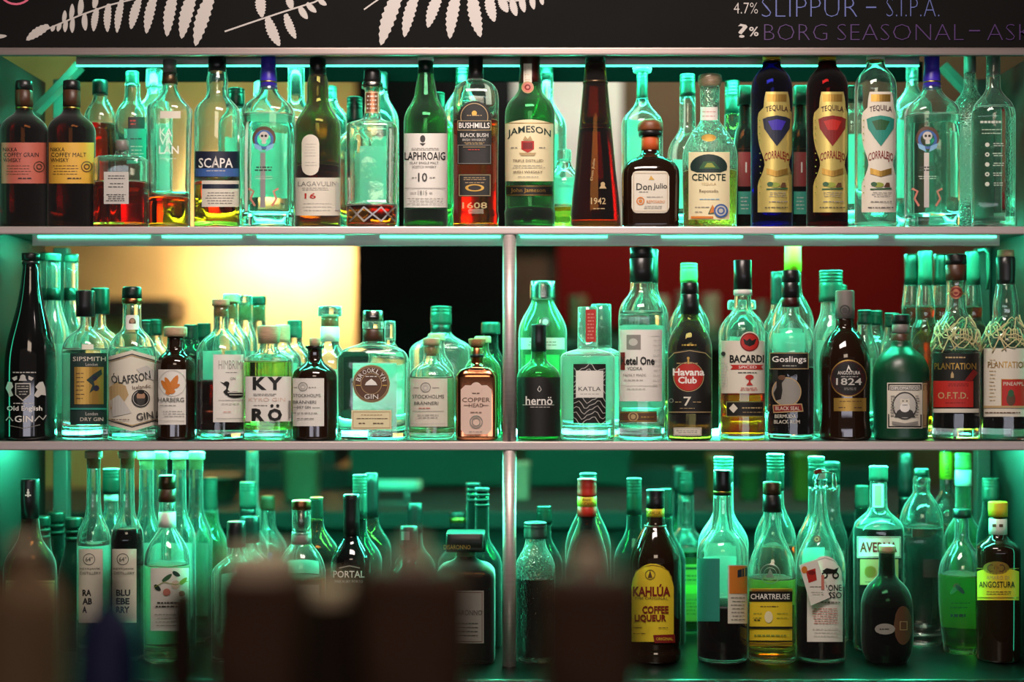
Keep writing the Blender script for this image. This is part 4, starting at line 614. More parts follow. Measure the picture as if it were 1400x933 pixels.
for cx, Y, lab, front in ((803.5, .044, 'broad clear vodka bottle with black wavy label, glowing teal', True), (822, .135, 'clear vodka bottle with square pale cap behind the wavy-label one', False)):
    bottle('vodka_bottle', lab, 'B', cx, Y, [(472, 13), (477, 14), (480, 24), (484, 34), (489, 37), (592, 37)] if front else [(472, 12), (476, 13), (479, 20), (484, 28), (489, 30), (592, 30)], 'fog', [('cap', 'fog', [(420 if front else 416, 13.5), (475, 14)])]+([] if front else [('cap_core', 'teal', [(418, 10), (470, 10)])]), None,
        ([LB('black', 784, 828, 498, 579, waves()+[R(788, 824, 507, 544, 'paper'), T('KATLA', 806, 532, 5.5, 'black', 29), FP(792, 820, 538, 540, 1, 'grey', .7)]), LB(None, 0, 0, 0, 0, [], name='x')][:1] if front else []), group=GB, back=(cx-33, cx+33, 488, 578) if front else (cx-22, cx+22, 488, 578), full=487, base=16,
        extra=(lambda root, conf, off, s, W: printmesh('tax_strip', [R(800, 814, 424, 468, 'red'), FP(802, 812, 428, 465, 8, 'pink', 2)], lambda x, y, o: (PX(x, .044), .044-.0183-o, PZ(y, .044)), root, off)) if front else None)
bottle('vodka_bottle', 'tall clear vodka bottle with white label and long black cap', 'B', 877, Y1, [(384, 15), (396, 15.5), (403, 18), (412, 25), (425, 30.5), (440, 31.5), (592, 31.5)], 'clear', [('cap', 'black', [(338.5, 15.2), (353, 15.4)]), ('cap_skirt', 'black', [(353.5, 15.9), (386, 16.2)])], None,
       [LB('paper', 847.5, 905, 451, 549, [R(885, 905, 451, 460, 'paper'), R(857, 876, 458, 478, 'grey'), C(866, 468, 6, 'lgrey', ry=5), R(849, 855, 482, 506, 'dred'), T('Ketel One', 872, 493.5, 11.5, 'black', 45, thin=-.03), T('VODKA', 868, 504, 4.6, 'dgrey', 20), T('FAMILY MADE', 868, 513, 3, 'grey', 30), FP(854, 880, 518, 522, 1, 'grey', .8), R(850, 898, 527, 527.6, 'lgrey'), FP(858, 882, 531, 533, 1, 'grey', .8), FP(892, 903, 462, 530, 10, 'lgrey', .8)]),
        LB('brown', 847.5, 898, 563, 577.5, [R(848, 897, 564, 565, 'gold'), R(848, 897, 575.5, 576.5, 'gold'), C(866, 570, 7, 'tan', ry=6.5), C(866, 570, 5, 'brown', 3.5), FP(876, 895, 568, 573, 1, 'gold', 1.4)], name='lower_label')], group=GB, back=(850, 904, 445, 560), full=430, base=16)
plain('vodka_bottle', 'tall clear bottle hidden behind the vodka with long black cap', 'B', 886, Y2, 341, 46, 14, 'black', 13, 398, 432, 27.5, group=GB, back=(864, 906, 445, 560))
bottle('rum_bottle', 'dark olive rum bottle with black arched label and red disc', 'B', 943, Y1, [(427, 11.5), (434, 12.2), (446, 19), (458, 25.5), (470, 29.3), (480, 30.2), (592, 30.2)], 'olive', [('cap', 'black', [(387, 11.8), (402, 12)]), ('cap_skirt', 'black', [(402.4, 12.4), (430, 12.6)])], (440, 'dark'),
       [LB('black', 914, 972.5, 478, 566, [stroke([(914.5, 491), (922, 483), (943, 479.5), (964, 483), (972, 491)], 1, 'tan'), C(941.5, 515.5, 20.5, 'tan', 19.6), C(941.5, 515.5, 19, 'red'), T('Havana', 941.5, 509, 10, 'white', 42, thin=-.03), T('Club', 940, 520, 9.5, 'white', 25, thin=-.03), C(941, 490, 1.8, 'gold'), R(940, 942.2, 491, 498, 'gold'), FP(925, 957, 496, 498, 1, 'tan'), T('7', 940, 549, 12.5, 'offwhite', 10), FP(924, 935, 549, 551, 1, 'tan', 1), FP(946, 958, 549, 551, 1, 'tan', 1), C(919, 548, 3, 'grey', 2), FP(928, 952, 557, 560, 1, 'tan', .8), R(915, 972, 563.2, 564.2, 'tan')], 'lowarch'),
        LB('offwhite', 921, 959, 585, 596, [BD(922, 958, 586, 595, .5, 'grey'), FP(925, 955, 588, 593, 2, 'grey', .8)], name='lower_label'), LB(None, 0, 0, 0, 0, [FP(930, 955, 470, 474, 1, 'gold', 2)], name='embossing')], group=GB)
plain('rum_bottle', 'clear bottle with light green cap right behind the red-disc rum', 'B', 942, Y2, 360, 27, 11.8, 'lgreen', 11, 408, 445, 27.5, 'clear', (500, 'gold'), group=GB)
bottle('rum_bottle', 'clear rum bottle with cream label, red round emblem and amber base', 'B', 1015.5, Y1, [(402, 11), (421, 11.3), (427, 15), (436, 23.5), (447, 29), (456, 30.2), (592, 30.2)], 'clear', [('cap', 'black', [(356, 12), (396, 12.4)]), ('cap_strip', 'white', [(396.3, 12.5), (403.5, 12.6)])], (537, 'amber'),
       [LB('offwhite', 986, 1045.5, 466, 538, [T('BACARDI', 1021, 491, 11, 'black', 46, thin=-.035), P([(999, 499), (1043, 499), (1040, 502), (1043, 505.5), (999, 505.5), (1002, 502)], 'red'), T('SPICED', 1022, 502.2, 3.8, 'white', 24), FP(1008, 1034, 508.5, 511, 1, 'dgrey', 1.2), C(1024.5, 516, 5.5, 'red', ry=3.5), R(1023.3, 1025.7, 517, 526, 'red'), P([(1020, 527), (1029, 527), (1026, 523), (1023, 523)], 'red'), FP(1012, 1036, 529.5, 535, 2, 'red', 1), C(990, 484, 3, 'dgrey'), FP(987, 996, 495, 530, 9, 'lgrey', .9)]),
        LB('offwhite', 1011, 1038.5, 453.5, 482.5, [C(1024.7, 468, 12.8, 'dred'), C(1024.7, 468, 11, 'red'), P([(1016, 463), (1021, 466), (1024.7, 463), (1028, 466), (1034, 463), (1031, 471), (1024.7, 474), (1018, 471)], 'black')], 'oval', name='emblem'),
        LB('black', 993, 1044, 549, 570, [BD(993.5, 1043.5, 549.5, 569.5, .6, 'tan'), P([(1003, 552), (1009, 558.5), (1003, 565), (997, 558.5)], 'offwhite'), FP(1012, 1042, 556, 560, 1, 'tan', 1.8), FP(1012, 1042, 562, 566, 1, 'tan', .8)], name='lower_label')], group=GB, base=8)
plain('rum_bottle', 'clear broad-shouldered bottle right behind the red-emblem rum', 'B', 1014, Y2, 411, 12, 19, 'fog', 12, 424, 452, 31, group=GB, back=(992, 1036, 460, 560))
bottle('rum_bottle', 'rum bottle of black liquor with small black label over a grey seal emblem', 'B', 1081, Y1, [(418, 10.8), (428, 11.2), (436, 15), (445, 22.5), (457, 29.5), (468, 31), (592, 31)], 'clear', [('cap', 'black', [(370, 11.6), (386, 11.8)]), ('cap_skirt', 'black', [(386.3, 12.1), (407, 12.1)]), ('cap_band', 'dred', [(407.3, 12.2), (420, 12.2)])], (502, 'black'),
       [LB('black', 1052, 1105.5, 482, 505.5, [BD(1052.6, 1105, 482.6, 505, .9, 'tan'), T('Goslings', 1079, 492.5, 10.5, 'white', 46), FP(1070, 1090, 499.5, 501.5, 1, 'lgrey', 1)]), LB(None, 0, 0, 0, 0, [C(1075.5, 536, 20, 'tan', 18.6), C(1075.5, 536, 18.4, 'grey'), P([(1062, 520), (1068, 514), (1074, 513), (1073, 519), (1069, 524), (1070, 534), (1068, 546), (1061, 548), (1058, 538), (1062, 530)], 'black'), C(1069, 516.5, 5, 'brown', ry=3.4), P([(1057, 554), (1096, 552), (1098, 563), (1058, 565)], 'tan'), P([(1058, 555.4), (1095, 553.4), (1096.6, 561.6), (1059, 563.6)], 'dred'), T('BLACK SEAL', 1077, 558.6, 5, 'offwhite', 32), T('BERMUDA', 1074, 569.5, 5, 'offwhite', 28), T('BLACK RUM', 1076, 577, 5, 'offwhite', 34)], name='emblem')], group=GB, back=(1056, 1106, 455, 500))
bottle('rum_bottle', 'bottle with long yellow-green foil neck rising behind the black-capped rum', 'B', 1084, Y2, [(366, 11), (400, 12), (412, 18), (426, 25), (440, 28), (592, 28)], 'clear', [('neck_foil', 'lime', [(330, 11.2), (342, 11.4), (372, 11.8)])], None, [], group=GB, back=(1060, 1108, 450, 570))
plain('rum_bottle', 'clear bottle with long dark cap, left behind the black-liquor rum', 'B', 1063, Y3, 372, 44, 9.5, 'black', 9, 424, 455, 22, group=GB)
bottle('rum_bottle', 'dark rum bottle with purple-black round medallion and gold strip', 'B', 1155, Y1, [(434, 11.8), (448, 12.6), (455, 19), (465, 25.5), (478, 31), (490, 33.5), (500, 34.2), (570, 33), (582, 34), (592, 34.2)], 'brown', [('cap', 'grey', [(397.5, 12.4), (399, 12.8), (436, 13)])], None,
       [LB('gold', 1140, 1184, 544.5, 562.5, [FP(1148, 1178, 547, 551, 1, 'brown', 1), FP(1146, 1158, 555, 560, 1, 'brown', 1.4), FP(1166, 1180, 555, 560, 1, 'brown', 1.4)], name='lower_label'), LB('gold', 1135, 1185, 492, 543, [C(1160, 517.5, 23.8, 'burg'), C(1160, 517.5, 22, 'black'), P([(1157, 508), (1160, 499), (1164, 508)], 'white'), T('ANGOSTURA', 1160.5, 510, 4.8, 'white', 30), FP(1148, 1173, 514.5, 516, 1, 'lgrey', .8), T('1824', 1160.5, 522, 9.5, 'lgrey', 34), FP(1152, 1170, 530, 534, 2, 'grey', .8)], 'oval', name='medallion'), LB(None, 13, 0, 0, 0, [C(1155, 424, 7, 'dgrey', 5), C(1155, 424, 3.5, 'dgrey')], name='cap_stamp')], group=GB)
plain('rum_bottle', 'clear bottle with broad pale screw cap left behind the medallion rum', 'B', 1136, Y2, 370, 43, 16, 'teal', 13, 424, 458, 23.5, 'fog', group=GB, back=(1117, 1155, 465, 575))
plain('rum_bottle', 'clear bottle with lower teal-lit cap behind the medallion rum', 'B', 1146, Y3, 390, 40, 12, 'teal', 11, 440, 465, 25, 'fog', group=GB)
bottle('rum_bottle', 'squat frosted dark green bottle with framed old-man portrait label', 'B', 1231.5, .05, [(466, 13), (473, 14), (479, 20), (487, 29), (498, 35), (510, 37.6), (540, 38.2), (592, 36)], 'frostg', [('cap', 'black', [(430, 11.6), (432, 12.2), (443, 12.2)]), ('neck_label', 'grey', [(443.3, 11.5), (456, 12)]), ('neck_foil', 'brown', [(456.3, 12.2), (470, 13.4)])], None,
       [LB('offwhite', 1213, 1261, 523.5, 586, [BD(1214.5, 1259.5, 525, 584.5, 1.6, 'black'), R(1217, 1257, 528, 534, 'grey'), T('DIPLOMATICO', 1237, 531, 4.2, 'white', 36), C(1237, 555, 17, 'dgrey', ry=19), C(1237, 555, 15, 'lgrey', ry=17), P([(1223, 571), (1227, 562), (1234, 558), (1240, 558), (1247, 562), (1251, 571)], 'dgrey'), C(1237, 549, 6.5, 'offwhite', ry=9), C(1237, 542.5, 6.8, 'lgrey', ry=3.6), C(1237, 557.5, 6.6, 'white', ry=6.5), C(1234.4, 548.5, .9, 'dgrey'), C(1239.6, 548.5, .9, 'dgrey'), R(1233.5, 1240.5, 553.4, 554.4, 'grey'), FP(1218, 1224, 540, 570, 8, 'grey', 1.5), FP(1250, 1256, 540, 570, 8, 'grey', 1.5), P([(1220, 576), (1237, 579), (1254, 576), (1254, 580), (1237, 583), (1220, 580)], 'grey')]), LB('tan', 1261.5, 1267.5, 524, 585, [BD(1262, 1267, 526, 583, .7, 'brown')], name='side_label')], group=GB)
for cx, top, Y, lab in ((1182, 424, Y2, 'low green-capped bottle between medallion rum and frosted bottle'), (1197, 425, Y3, 'low green-capped bottle right behind the frosted bottle, left of two'), (1219, 428, Y2, 'blue-green capped bottle right behind the frosted bottle, right of two')):
    plain('rum_bottle', lab, 'B', cx, Y, top, 20, 9.8, 'dgreen', 9, 452, 482, {1182: 19, 1197: 23, 1219: 15.5}[cx], group=GB, back=(cx-12, cx+12, 490, 575), liq=None)
def raffia(root, conf, off, s, W):
    bm = bmesh.new(); rnd = random.Random(3); cx = off[0]
    for k in range(34):
        a = rnd.uniform(0, 6.28); z = rnd.uniform(.155, .205); p = []
        l = rnd.uniform(.5, 1.8)
        for i in range(7):
            t = a+l*i/6; zz = z+.012*math.sin(i*.9+k); py = HY-(off[2]+zz-ZC)/s; r = W(py)*s+.0016
            p.append((r*math.cos(t), r*math.sin(t), zz))
        tube(bm, p, .0011, 5)
    for k in range(8):
        a = -1.57+rnd.uniform(-.7, .7); py = 452; r = W(py)*s+.001; z0 = ZC+(HY-py)*s-off[2]
        tube(bm, [(r*math.cos(a)*(1+.12*i), r*math.sin(a)*(1+.03*i), z0+.004*i-.0022*i*i) for i in range(5)], .001, 5)
    frombm('raffia_net', bm, pm('raffia', lin('cbb98a'), .7), root)
bottle('rum_bottle', 'rum bottle with black and red label, raffia on its shoulders and neck medallion', 'B', 1307, Y1, [(380, 13.5), (392, 12.3), (412, 12.5), (425, 13.5), (436, 19), (448, 27), (462, 31), (475, 32), (592, 31.5)], 'clear', [('stopper', 'black', [(348, 13), (350, 14), (362, 14)]), ('neck_foil', 'brown', [(362.3, 13.8), (384, 13.8)])], (483, 'black'),
       [LB('black', 1276, 1338, 483, 566, [FP(1290, 1320, 487, 491, 1, 'tan', 2), T('PLANTATION', 1306, 501, 9, 'gold', 56), P([(1300, 512), (1302, 508), (1304, 512), (1304, 517), (1300, 517)], 'tan'), R(1276.5, 1330, 521, 557, 'red'), FP(1296, 1326, 524, 529, 2, 'dred', 1.2), T('O.F.T.D.', 1303, 541, 9, 'tan', 40), FP(1292, 1322, 549, 553, 1, 'dred', 1), R(1276.5, 1337, 559, 564.5, 'offwhite'), P([(1318, 521), (1330, 505), (1336, 510), (1328, 521)], 'dred')]), LB(None, 0, 0, 0, 0, [C(1307, 400, 9, 'copper'), C(1307, 400, 7, 'dred'), C(1307, 400, 4.5, 'copper', 3), stroke([(1296, 402), (1307, 398), (1321, 403)], 2, 'copper')], name='neck_medallion')], group=GB, extra=raffia, base=16)
bottle('rum_bottle', 'rum bottle with cream label and red square, middle shelf far right', 'B', 1375, Y1, [(386, 11.8), (400, 14), (420, 17), (432, 16.5), (440, 19), (452, 27), (464, 31.5), (475, 32.3), (592, 32)], 'clear', [('stopper', 'wood', [(342, 11), (351.5, 11.2)]), ('neck_foil', 'black', [(351.8, 12.6), (375, 12.4), (389, 12.2)])], (476.5, 'black'),
       [LB('offwhite', 1345, 1406, 476.5, 570, [T('PLANTATION', 1378, 499, 9, 'gold', 54), R(1369, 1403, 518.5, 558, 'red'), BD(1369, 1403, 518.5, 558, .8, 'gold'), T('PINEAPPLE', 1387, 525, 5, 'offwhite', 30), C(1382, 546, 6, 'brown', ry=9), C(1382, 538, 4, 'green', ry=5), FP(1353, 1362, 490, 550, 12, 'tan', .9), FP(1347, 1400, 562, 567, 1, 'brown', 1.4), R(1346, 1404, 555, 558, 'tan')])], group=GB, extra=raffia, base=16)
for cx, top, capm, Y, lab in ((1246, 348, 'dgreen', Y3-.01, 'foil-necked bottle, leftmost of the four rising behind the raffia bottles'), (1265, 343, 'teal', Y2+.012, 'teal-lit foil-necked bottle, second of four behind the raffia bottles'), (1286, 348, 'dgreen', Y3-.01, 'dark foil-necked bottle right behind the raffia rum bottle'), (1330, 344, 'teal', Y2+.012, 'teal-lit foil-necked bottle with hanging ribbon behind the raffia bottles')):
    bottle('rum_bottle', lab, 'B', cx, Y, [(386, 9), (405, 11), (424, 12.5), (436, 12), (448, 17), (460, 18.5), (472, 19.3), (592, 19.3)], 'clear', [('neck_foil', capm, [(top, 8.8), (top+2, 9.6), (top+20, 9.2), (390, 8.8+1)])], (420, 'gold'), [], group=GB,
           extra=(lambda root, conf, off, s, W: frombm('ribbon', (lambda bm: (tube(bm, [(.005, -.012, .335), (.016, -.014, .337), (.022, -.014, .33), (.024, -.014, .29), (.021, -.014, .265)], .0035, 6), bm)[1])(bmesh.new()), CAPM['teal'](), root)) if cx == 1330 else None)
# ------------------------------------------------------------------ on the counter
YC = .05
bottle('rum_bottle', 'black-capped bottle with tiny white emblem on the cap, counter far left', 'C', 41, YC, [(706, 11), (715, 12), (735, 15), (748, 22), (760, 30), (772, 34), (785, 35), (900, 35)], 'amber', [('cap', 'black', [(655, 12), (660, 12.8), (709, 11.6)])], (742, 'red'),
       [LB('tan', 8, 76, 794, 872, [BD(10, 74, 797, 869, .8, 'brown'), FP(18, 66, 806, 860, 7, 'brown', 1.4)]), LB(None, 12.8, 0, 0, 0, [C(38.5, 674, 2, 'white'), R(37.5, 39.5, 669, 680, 'white'), R(34.5, 42.5, 676.5, 678.5, 'white')], name='cap_mark')], group=GC)
for cx, top, Y, lab in ((57, 706, .15, 'dark green capped bottle behind the far left counter bottle'), (77, 700, .218, 'taller dark green capped bottle behind the far left counter bottle'), (101, 708, .15, 'dark green capped bottle left of the clear slim corked bottle')):
    plain('liqueur_bottle', lab, 'C', cx, Y, top, 14, 12, 'dgreen', 11, 742, 790, 20.5, 'dgreen', group=GC, extra_caps=[('neck_ring', 'dgreen', [(top+17, 12), (top+21, 12)]), ('collar', 'dgreen', [(top+26, 12), (top+30, 12)])])
def reyk(cx, Y, lab, words=None, liq=None, top=616.5, full=None):
    lbl = []
    if words:
        lbl = [LB('offwhite', cx-20.5, cx+12.5, 751, 852, [C(cx-6, 765, 8, 'dgrey', 7.2), T('64°', cx-6, 765, 6.5, 'dgrey', 9.5), T('REYKJAVÍK', cx-4.5, 778, 4, 'dgrey', 27), T('DISTILLERY', cx-4, 784, 3.6, 'dgrey', 27)]), LB(None, 0, 0, 0, 0, [T(t_, cx-15+wd/2, 811+11.5*i, 9, 'black', wd, thin=-.04) for i, (t_, wd) in enumerate(words)], name='flavour_name')]
    bottle('liqueur_bottle', lab, 'C', cx, Y, [(622, 9.4), (640, 9), (690, 9.6), (703, 11), (714, 15), (726, 20), (738, 22), (900, 22)], 'clear', [('stopper', 'wood', [(top, 11), (top+2, 12), (top+10, 11.8)]), ('cork', 'cork', [(top+10.2, 8), (top+24, 7.6)])], liq, lbl, group=GC, back=None if liq and liq[1] == 'black' else (cx-15, cx+17, 745, 850), full=full)
reyk(128, YC, 'slim long-necked corked bottle of clear liqueur with white label', [('RA', 12), ('AB', 13), ('A', 6)], None, full=745)
reyk(174, YC, 'slim long-necked corked bottle of blackish blueberry liqueur with white label', [('BLU', 19), ('EBE', 18), ('RRY', 18)], (724, 'black'))
for cx, Y, lab in ((200, .14, 'long-necked corked clear bottle right of the blueberry liqueur'), (219, .22, 'long-necked clear bottle, second behind the floral-label bottle'), (245, .14, 'long-necked corked clear bottle right behind the floral-label bottle'), (268, .22, 'long-necked clear bottle right of the floral-label bottle, rearmost')):
    reyk(cx, Y, lab, None, None, 618)
plain('liqueur_bottle', 'black-capped bottle with white neck band between the two slim corked bottles', 'C', 152, .15, 641, 34, 11.5, 'dgreen', 9, 700, 735, 26, group=GC, extra_caps=[('neck_band', 'white', [(675.3, 9.6), (685, 9.6)])])
bottle('liqueur_bottle', 'clear bottle of cloudy pale liquor with floral label and brown screw cap', 'C', 228.5, .06, [(683, 10.2), (722, 11), (730, 15), (742, 23), (756, 29), (770, 30.8), (900, 30.5)], 'clear', [('cap', 'bronze', [(650, 11.2), (668, 11.4)]), ('cap_skirt', 'brown', [(668.5, 11.7), (686, 11.9)]), ('neck_label', 'paper', [(700, 11.6), (721, 12)])], (772, 'pale'),
       [LB('paper', 206, 258, 777, 863, [LEAF(222, 795, 235, 785, 3, 'green'), LEAF(236, 782, 246, 788, 3, 'dgreen'), LEAF(244, 800, 255, 790, 3, 'olive'), LEAF(212, 800, 220, 808, 3, 'dgreen'), C(240, 800, 6, 'rose'), C(228, 810, 5, 'pink'), C(248, 812, 4, 'skin'), stroke([(212, 803), (224, 796), (240, 800), (256, 795)], 1, 'olive'), FP(212, 252, 822, 832, 2, 'dgrey', 2), FP(212, 252, 838, 858, 4, 'grey', 1)])], group=GC, back=(203, 253, 770, 885))
plain('liqueur_bottle', 'tall teal-lit capped bottle behind, right of the slim corked bottles', 'C', 288, .285, 653, 48, 9.5, 'teal', 10, 712, 750, 24, 'pgreen', group=GC)
plain('liqueur_bottle', 'clear bottle with pale ringed screw cap behind two black caps', 'C', 339, .237, 659, 36, 11.5, 'teal', 10, 712, 750, 27, 'clear', group=GC, extra_caps=[('neck_band', 'black', [(695.4, 10.6), (706, 10.8)])])
plain('liqueur_bottle', 'very tall clear neck rising behind the pale ringed screw cap', 'C', 345, .405, 606, 12, 8, 'fog', 7.5, 690, 730, 22, 'fog', group=GC)
plain('liqueur_bottle', 'clear bottle with low black cap and white flash, left of the pair', 'C', 323, .055, 713, 35, 13, 'black', 9, 757, 782, 33, group=GC, back=(297, 349, 790, 870))
plain('liqueur_bottle', 'clear bottle with low black cap, right of the pair', 'C', 342, .15, 706, 36, 13, 'black', 9, 748, 775, 30, group=GC, back=(318, 366, 780, 860))
plain('liqueur_bottle', 'clear bottle with small blue label behind the low black caps', 'C', 366, .322, 678, 20, 10, 'brown', 9.5, 718, 750, 26, group=GC, lbs=[LB('blue', 352, 366, 705, 716, [], name='neck_label')] if False else [LB('blue', 350, 372, 757, 780, [])])
bottle('liqueur_bottle', 'clear bottle with square copper and glass cap and grey neck collar', 'C', 412, YC, [(727, 13), (742, 13.5), (748, 17), (757, 24), (770, 30), (785, 33), (900, 33)], 'clear', [('cap', 'copper', [(684, 12.5), (686, 13.3), (697, 13)]), ('cap_glass', 'clear', [(697.2, 12.8), (730, 12.2)]), ('cap_core', 'steel', [(699, 6), (728, 6)]), ('neck_collar', 'grey', [(730.3, 13.4), (744, 13.8)])], (790, 'amber'), [LB('grey', 390, 436, 800, 860, [FP(396, 430, 808, 850, 4, 'dgrey', 1.6)])], group=GC, back=(388, 436, 770, 790))
plain('liqueur_bottle', 'brown bottle with copper-topped cap right behind the square copper cap', 'C', 433, .14, 682, 30, 9, 'dgreen', 9, 720, 755, 30, 'amber', group=GC, extra_caps=[('cap_top', 'copper', [(680, 9), (682, 9.4)])])
bottle('port_bottle', 'black port bottle with white arched lettering on its shoulder, long neck', 'C', 480.5, YC, [(677, 10.5), (683, 11.6), (687, 10), (730, 10.6), (740, 14), (750, 21), (762, 27), (775, 28.5), (900, 28.5)], 'black', [('capsule', 'black', [(676, 11), (682, 11.8), (686, 11.2), (735, 11.2)])], None,
       [LB(None, 0, 0, 0, 0, [T('PORTAL', 477, 785.5, 9.5, 'white', 42), T('FINE RUBY PORTO', 477, 795.5, 3.8, 'lgrey', 38), stroke([(464, 777), (478, 774), (492, 777)], 1.6, 'grey')], name='lettering')], group=GC)
plain('wine_bottle', 'dark wine bottle with teal-lit capsule behind the port', 'C', 492, .13, 649, 60, 10, 'teal', 9, 728, 765, 30, 'dgreen', group=GC)
plain('wine_bottle', 'dark wine bottle with brown shoulder, right behind the port', 'C', 508, .21, 647, 60, 9.5, 'black', 9, 715, 750, 27, 'amber', group=GC)
plain('liqueur_bottle', 'tall black-capped bottle behind, midway between port and square-capped amaretto', 'C', 567, .2, 688, 40, 11, 'black', 10, 745, 775, 28, 'damber', group=GC)
plain('liqueur_bottle', 'black capped bottle with small silver square right of the port', 'C', 559, .08, 719.5, 30, 12.5, 'black', 11, 762, 790, 32, 'brown', group=GC, lbs=[LB(None, 12.5, 0, 0, 0, [R(549, 560, 727, 739, 'silverfoil')], name='cap_mark')])
bottle('amaretto_bottle', 'square dark amber bottle with big square gold-lettered cap, beside the front post', 'C', 637, .065, [(750, 12), (762, 13), (768, 22), (774, 33), (782, 39), (790, 40), (900, 40)], 'damber', [('cap', 'black', [(727, 26.5), (752, 26.8)], 9, 1.0), ('collar', 'bronze', [(752.3, 13), (760, 13.5)])], (800, 'dark'),
       [LB('grey', 612, 661.5, 808, 880, [BD(614, 659.5, 810, 878, .8, 'brown'), T('DISARONNO', 637, 838, 7, 'dgrey', 44), FP(618, 656, 850, 872, 4, 'dgrey', 1)])], n=6, dr=1., group=GC,
       extra=lambda root, conf, off, s, W: printmesh('cap_lettering', [T('DISARONNO', 626, 745, 6, 'gold', 36)], lambda x, y, o: (PX(x, .065), .065-26.8*S(.065)-.0008-o, PZ(y, .065)), root, off))
plain('amaretto_bottle', 'second square gold-lettered cap further back, left of the ringed necks', 'C', 626, .33, 700, 22, 11, 'black', 9, 745, 770, 27, 'damber', group=GC, extra_caps=[('cap_band', 'gold', [(707, 11.2), (714, 11.3)])])
for cx, top, Y, lab in ((647, 660, .24, 'dark bottle with ringed neck beside the front post, rear one of two'), (659, 667, .165, 'dark bottle with ringed neck beside the front post, front one of two')):
    plain('wine_bottle', lab, 'C', cx, Y, top, 5, 10.5, 'black', 9, 735, 770, 27, 'dgreen', group=GC, extra_caps=[('neck_ring', 'black', [(top+8+7*k, 10.3), (top+11+7*k, 10.3)]) for k in range(3)])
plain('liqueur_bottle', 'textured clear bottle with pale cap just right of the front post', 'C', 732, .05, 714, 22, 16, 'teal', 13, 742, 775, 27, 'hammer', (790, 'dark'), group=GC)
plain('liqueur_bottle', 'dark-capped bottle behind the textured bottle, right of the front post', 'C', 744, .15, 692, 24, 10.5, 'dgreen', 9, 735, 770, 25, 'dgreen', group=GC)
bottle('amaro_bottle', 'dark bottle with red ringed cap and yellow neck band', 'C', 802.5, .06, [(702, 12), (712, 12), (722, 15), (740, 22), (760, 27), (780, 29), (900, 29)], 'damber', [('cap', 'red', [(654.6, 12.6), (656, 13.2), (660, 12.8), (664, 13.3), (668, 12.8), (672, 13.3), (678.5, 13)]), ('cap_band', 'yellow', [(678.8, 13.3), (692, 13.3)]), ('cap_skirt', 'red', [(692.3, 13.2), (706, 13.2)])], (770, 'dark'), [LB('cream', 776, 829, 800, 870, [FP(782, 822, 815, 850, 5, 'dred', 2)])], group=GC,
       extra=lambda root, conf, off, s, W: printmesh('cap_lettering', [T('Amaro', 801, 682.4, 3.6, 'black', 11), T('LUCANO', 802.5, 688, 4.6, 'dred', 18)], lambda x, y, o: (PX(x, .06), .06-math.sqrt(max(0, 13.3**2-(x-802.5)**2))*S(.06)-o, PZ(y, .06)), root, off))
plain('brandy_bottle', 'round-bellied amber bottle right behind the red-capped amaro', 'C', 804, .15, 647, 30, 12, 'dgreen', 11, 690, 745, 31, 'amber', group=GC)
plain('wine_bottle', 'tall dark bottle with green capsule, left of the yellow-labelled coffee liqueur', 'C', 867, .14, 653.6, 50, 10.5, 'dgreen', 10, 722, 765, 28, 'dgreen', group=GC)
plain('wine_bottle', 'dark bottle with green-lit cap right behind the coffee liqueur', 'C', 910, .2, 668, 40, 9, 'dgreen', 9, 725, 765, 27, 'dgreen', group=GC)
bottle('coffee_liqueur_bottle', 'dark brown coffee liqueur bottle with bright yellow arched label', 'C', 896, .055, [(698, 11.5), (708, 12), (718, 14), (728, 20), (742, 27), (757, 33), (768, 35), (785, 35.3), (875, 34.5), (885, 33.5), (890, 35), (900, 34.5)], 'brown', [('cap', 'black', [(669.6, 12.2), (671, 12.6), (679, 12.2), (681, 12.8), (694.5, 12.7)]), ('cap_band', 'yellow', [(694.8, 12.4), (706.5, 12.4)]), ('neck_ring', 'brown', [(718, 15.4), (721, 15.4)])], None,
       [LB('yellow', 863.5, 921, 771, 878, [stroke([(865.5, 795), (870, 781), (880, 775), (892, 773), (904, 775), (914, 781), (919, 795)], .8, 'gold'), C(889, 786, 7, 'gold', 5.8), P([(886, 790), (889, 780), (892, 790)], 'brown'), T('KAHLÚA', 891, 807.5, 17, 'dred', 50, thin=-.035), T('THE ORIGINAL', 890.5, 818.5, 3.6, 'brown', 45), T('COFFEE', 896, 834, 10.5, 'dred', 35, thin=-.035), T('LIQUEUR', 889.5, 846, 11, 'dred', 42, thin=-.035), FP(866, 880, 857, 860, 1, 'brown', .9), FP(900, 914, 857, 860, 1, 'brown', .9), FP(866, 884, 865, 868, 1, 'brown', .9), P([(893, 868.5), (921.5, 867.5), (922, 879), (895, 879.5)], 'dred'), T('ORIGINAL', 908, 873.7, 4, 'yellow', 22)], 'arch')], group=GC, base=6,
       extra=lambda root, conf, off, s, W: printmesh('cap_lettering', [T('KAHLUA', 893, 700.5, 5, 'black', 18)], lambda x, y, o: (PX(x, .055), .055-math.sqrt(max(0, 12.4**2-(x-896)**2))*S(.055)-o, PZ(y, .055)), root, off))
plain('liqueur_bottle', 'clear bottle of green liqueur with yellow-green label, dark cap, standing far back', 'C', 938, .315, 644.6, 32, 11, 'dgreen', 10, 722, 745, 27, 'clear', (752, 'green'), group=GC, lbs=[LB('olive', 914, 962, 772, 850, [R(915, 961, 776, 779, 'black'), R(915, 961, 800, 812, 'lime'), FP(922, 954, 785, 796, 2, 'black', 1.5), FP(922, 954, 818, 842, 5, 'black', 1)])], back=(916, 960, 765, 850))
plain('liqueur_bottle', 'slim dark-capped bottle left behind the green liqueur', 'C', 929, .4, 637, 34, 10, 'black', 9, 705, 740, 24, 'dgreen', group=GC)
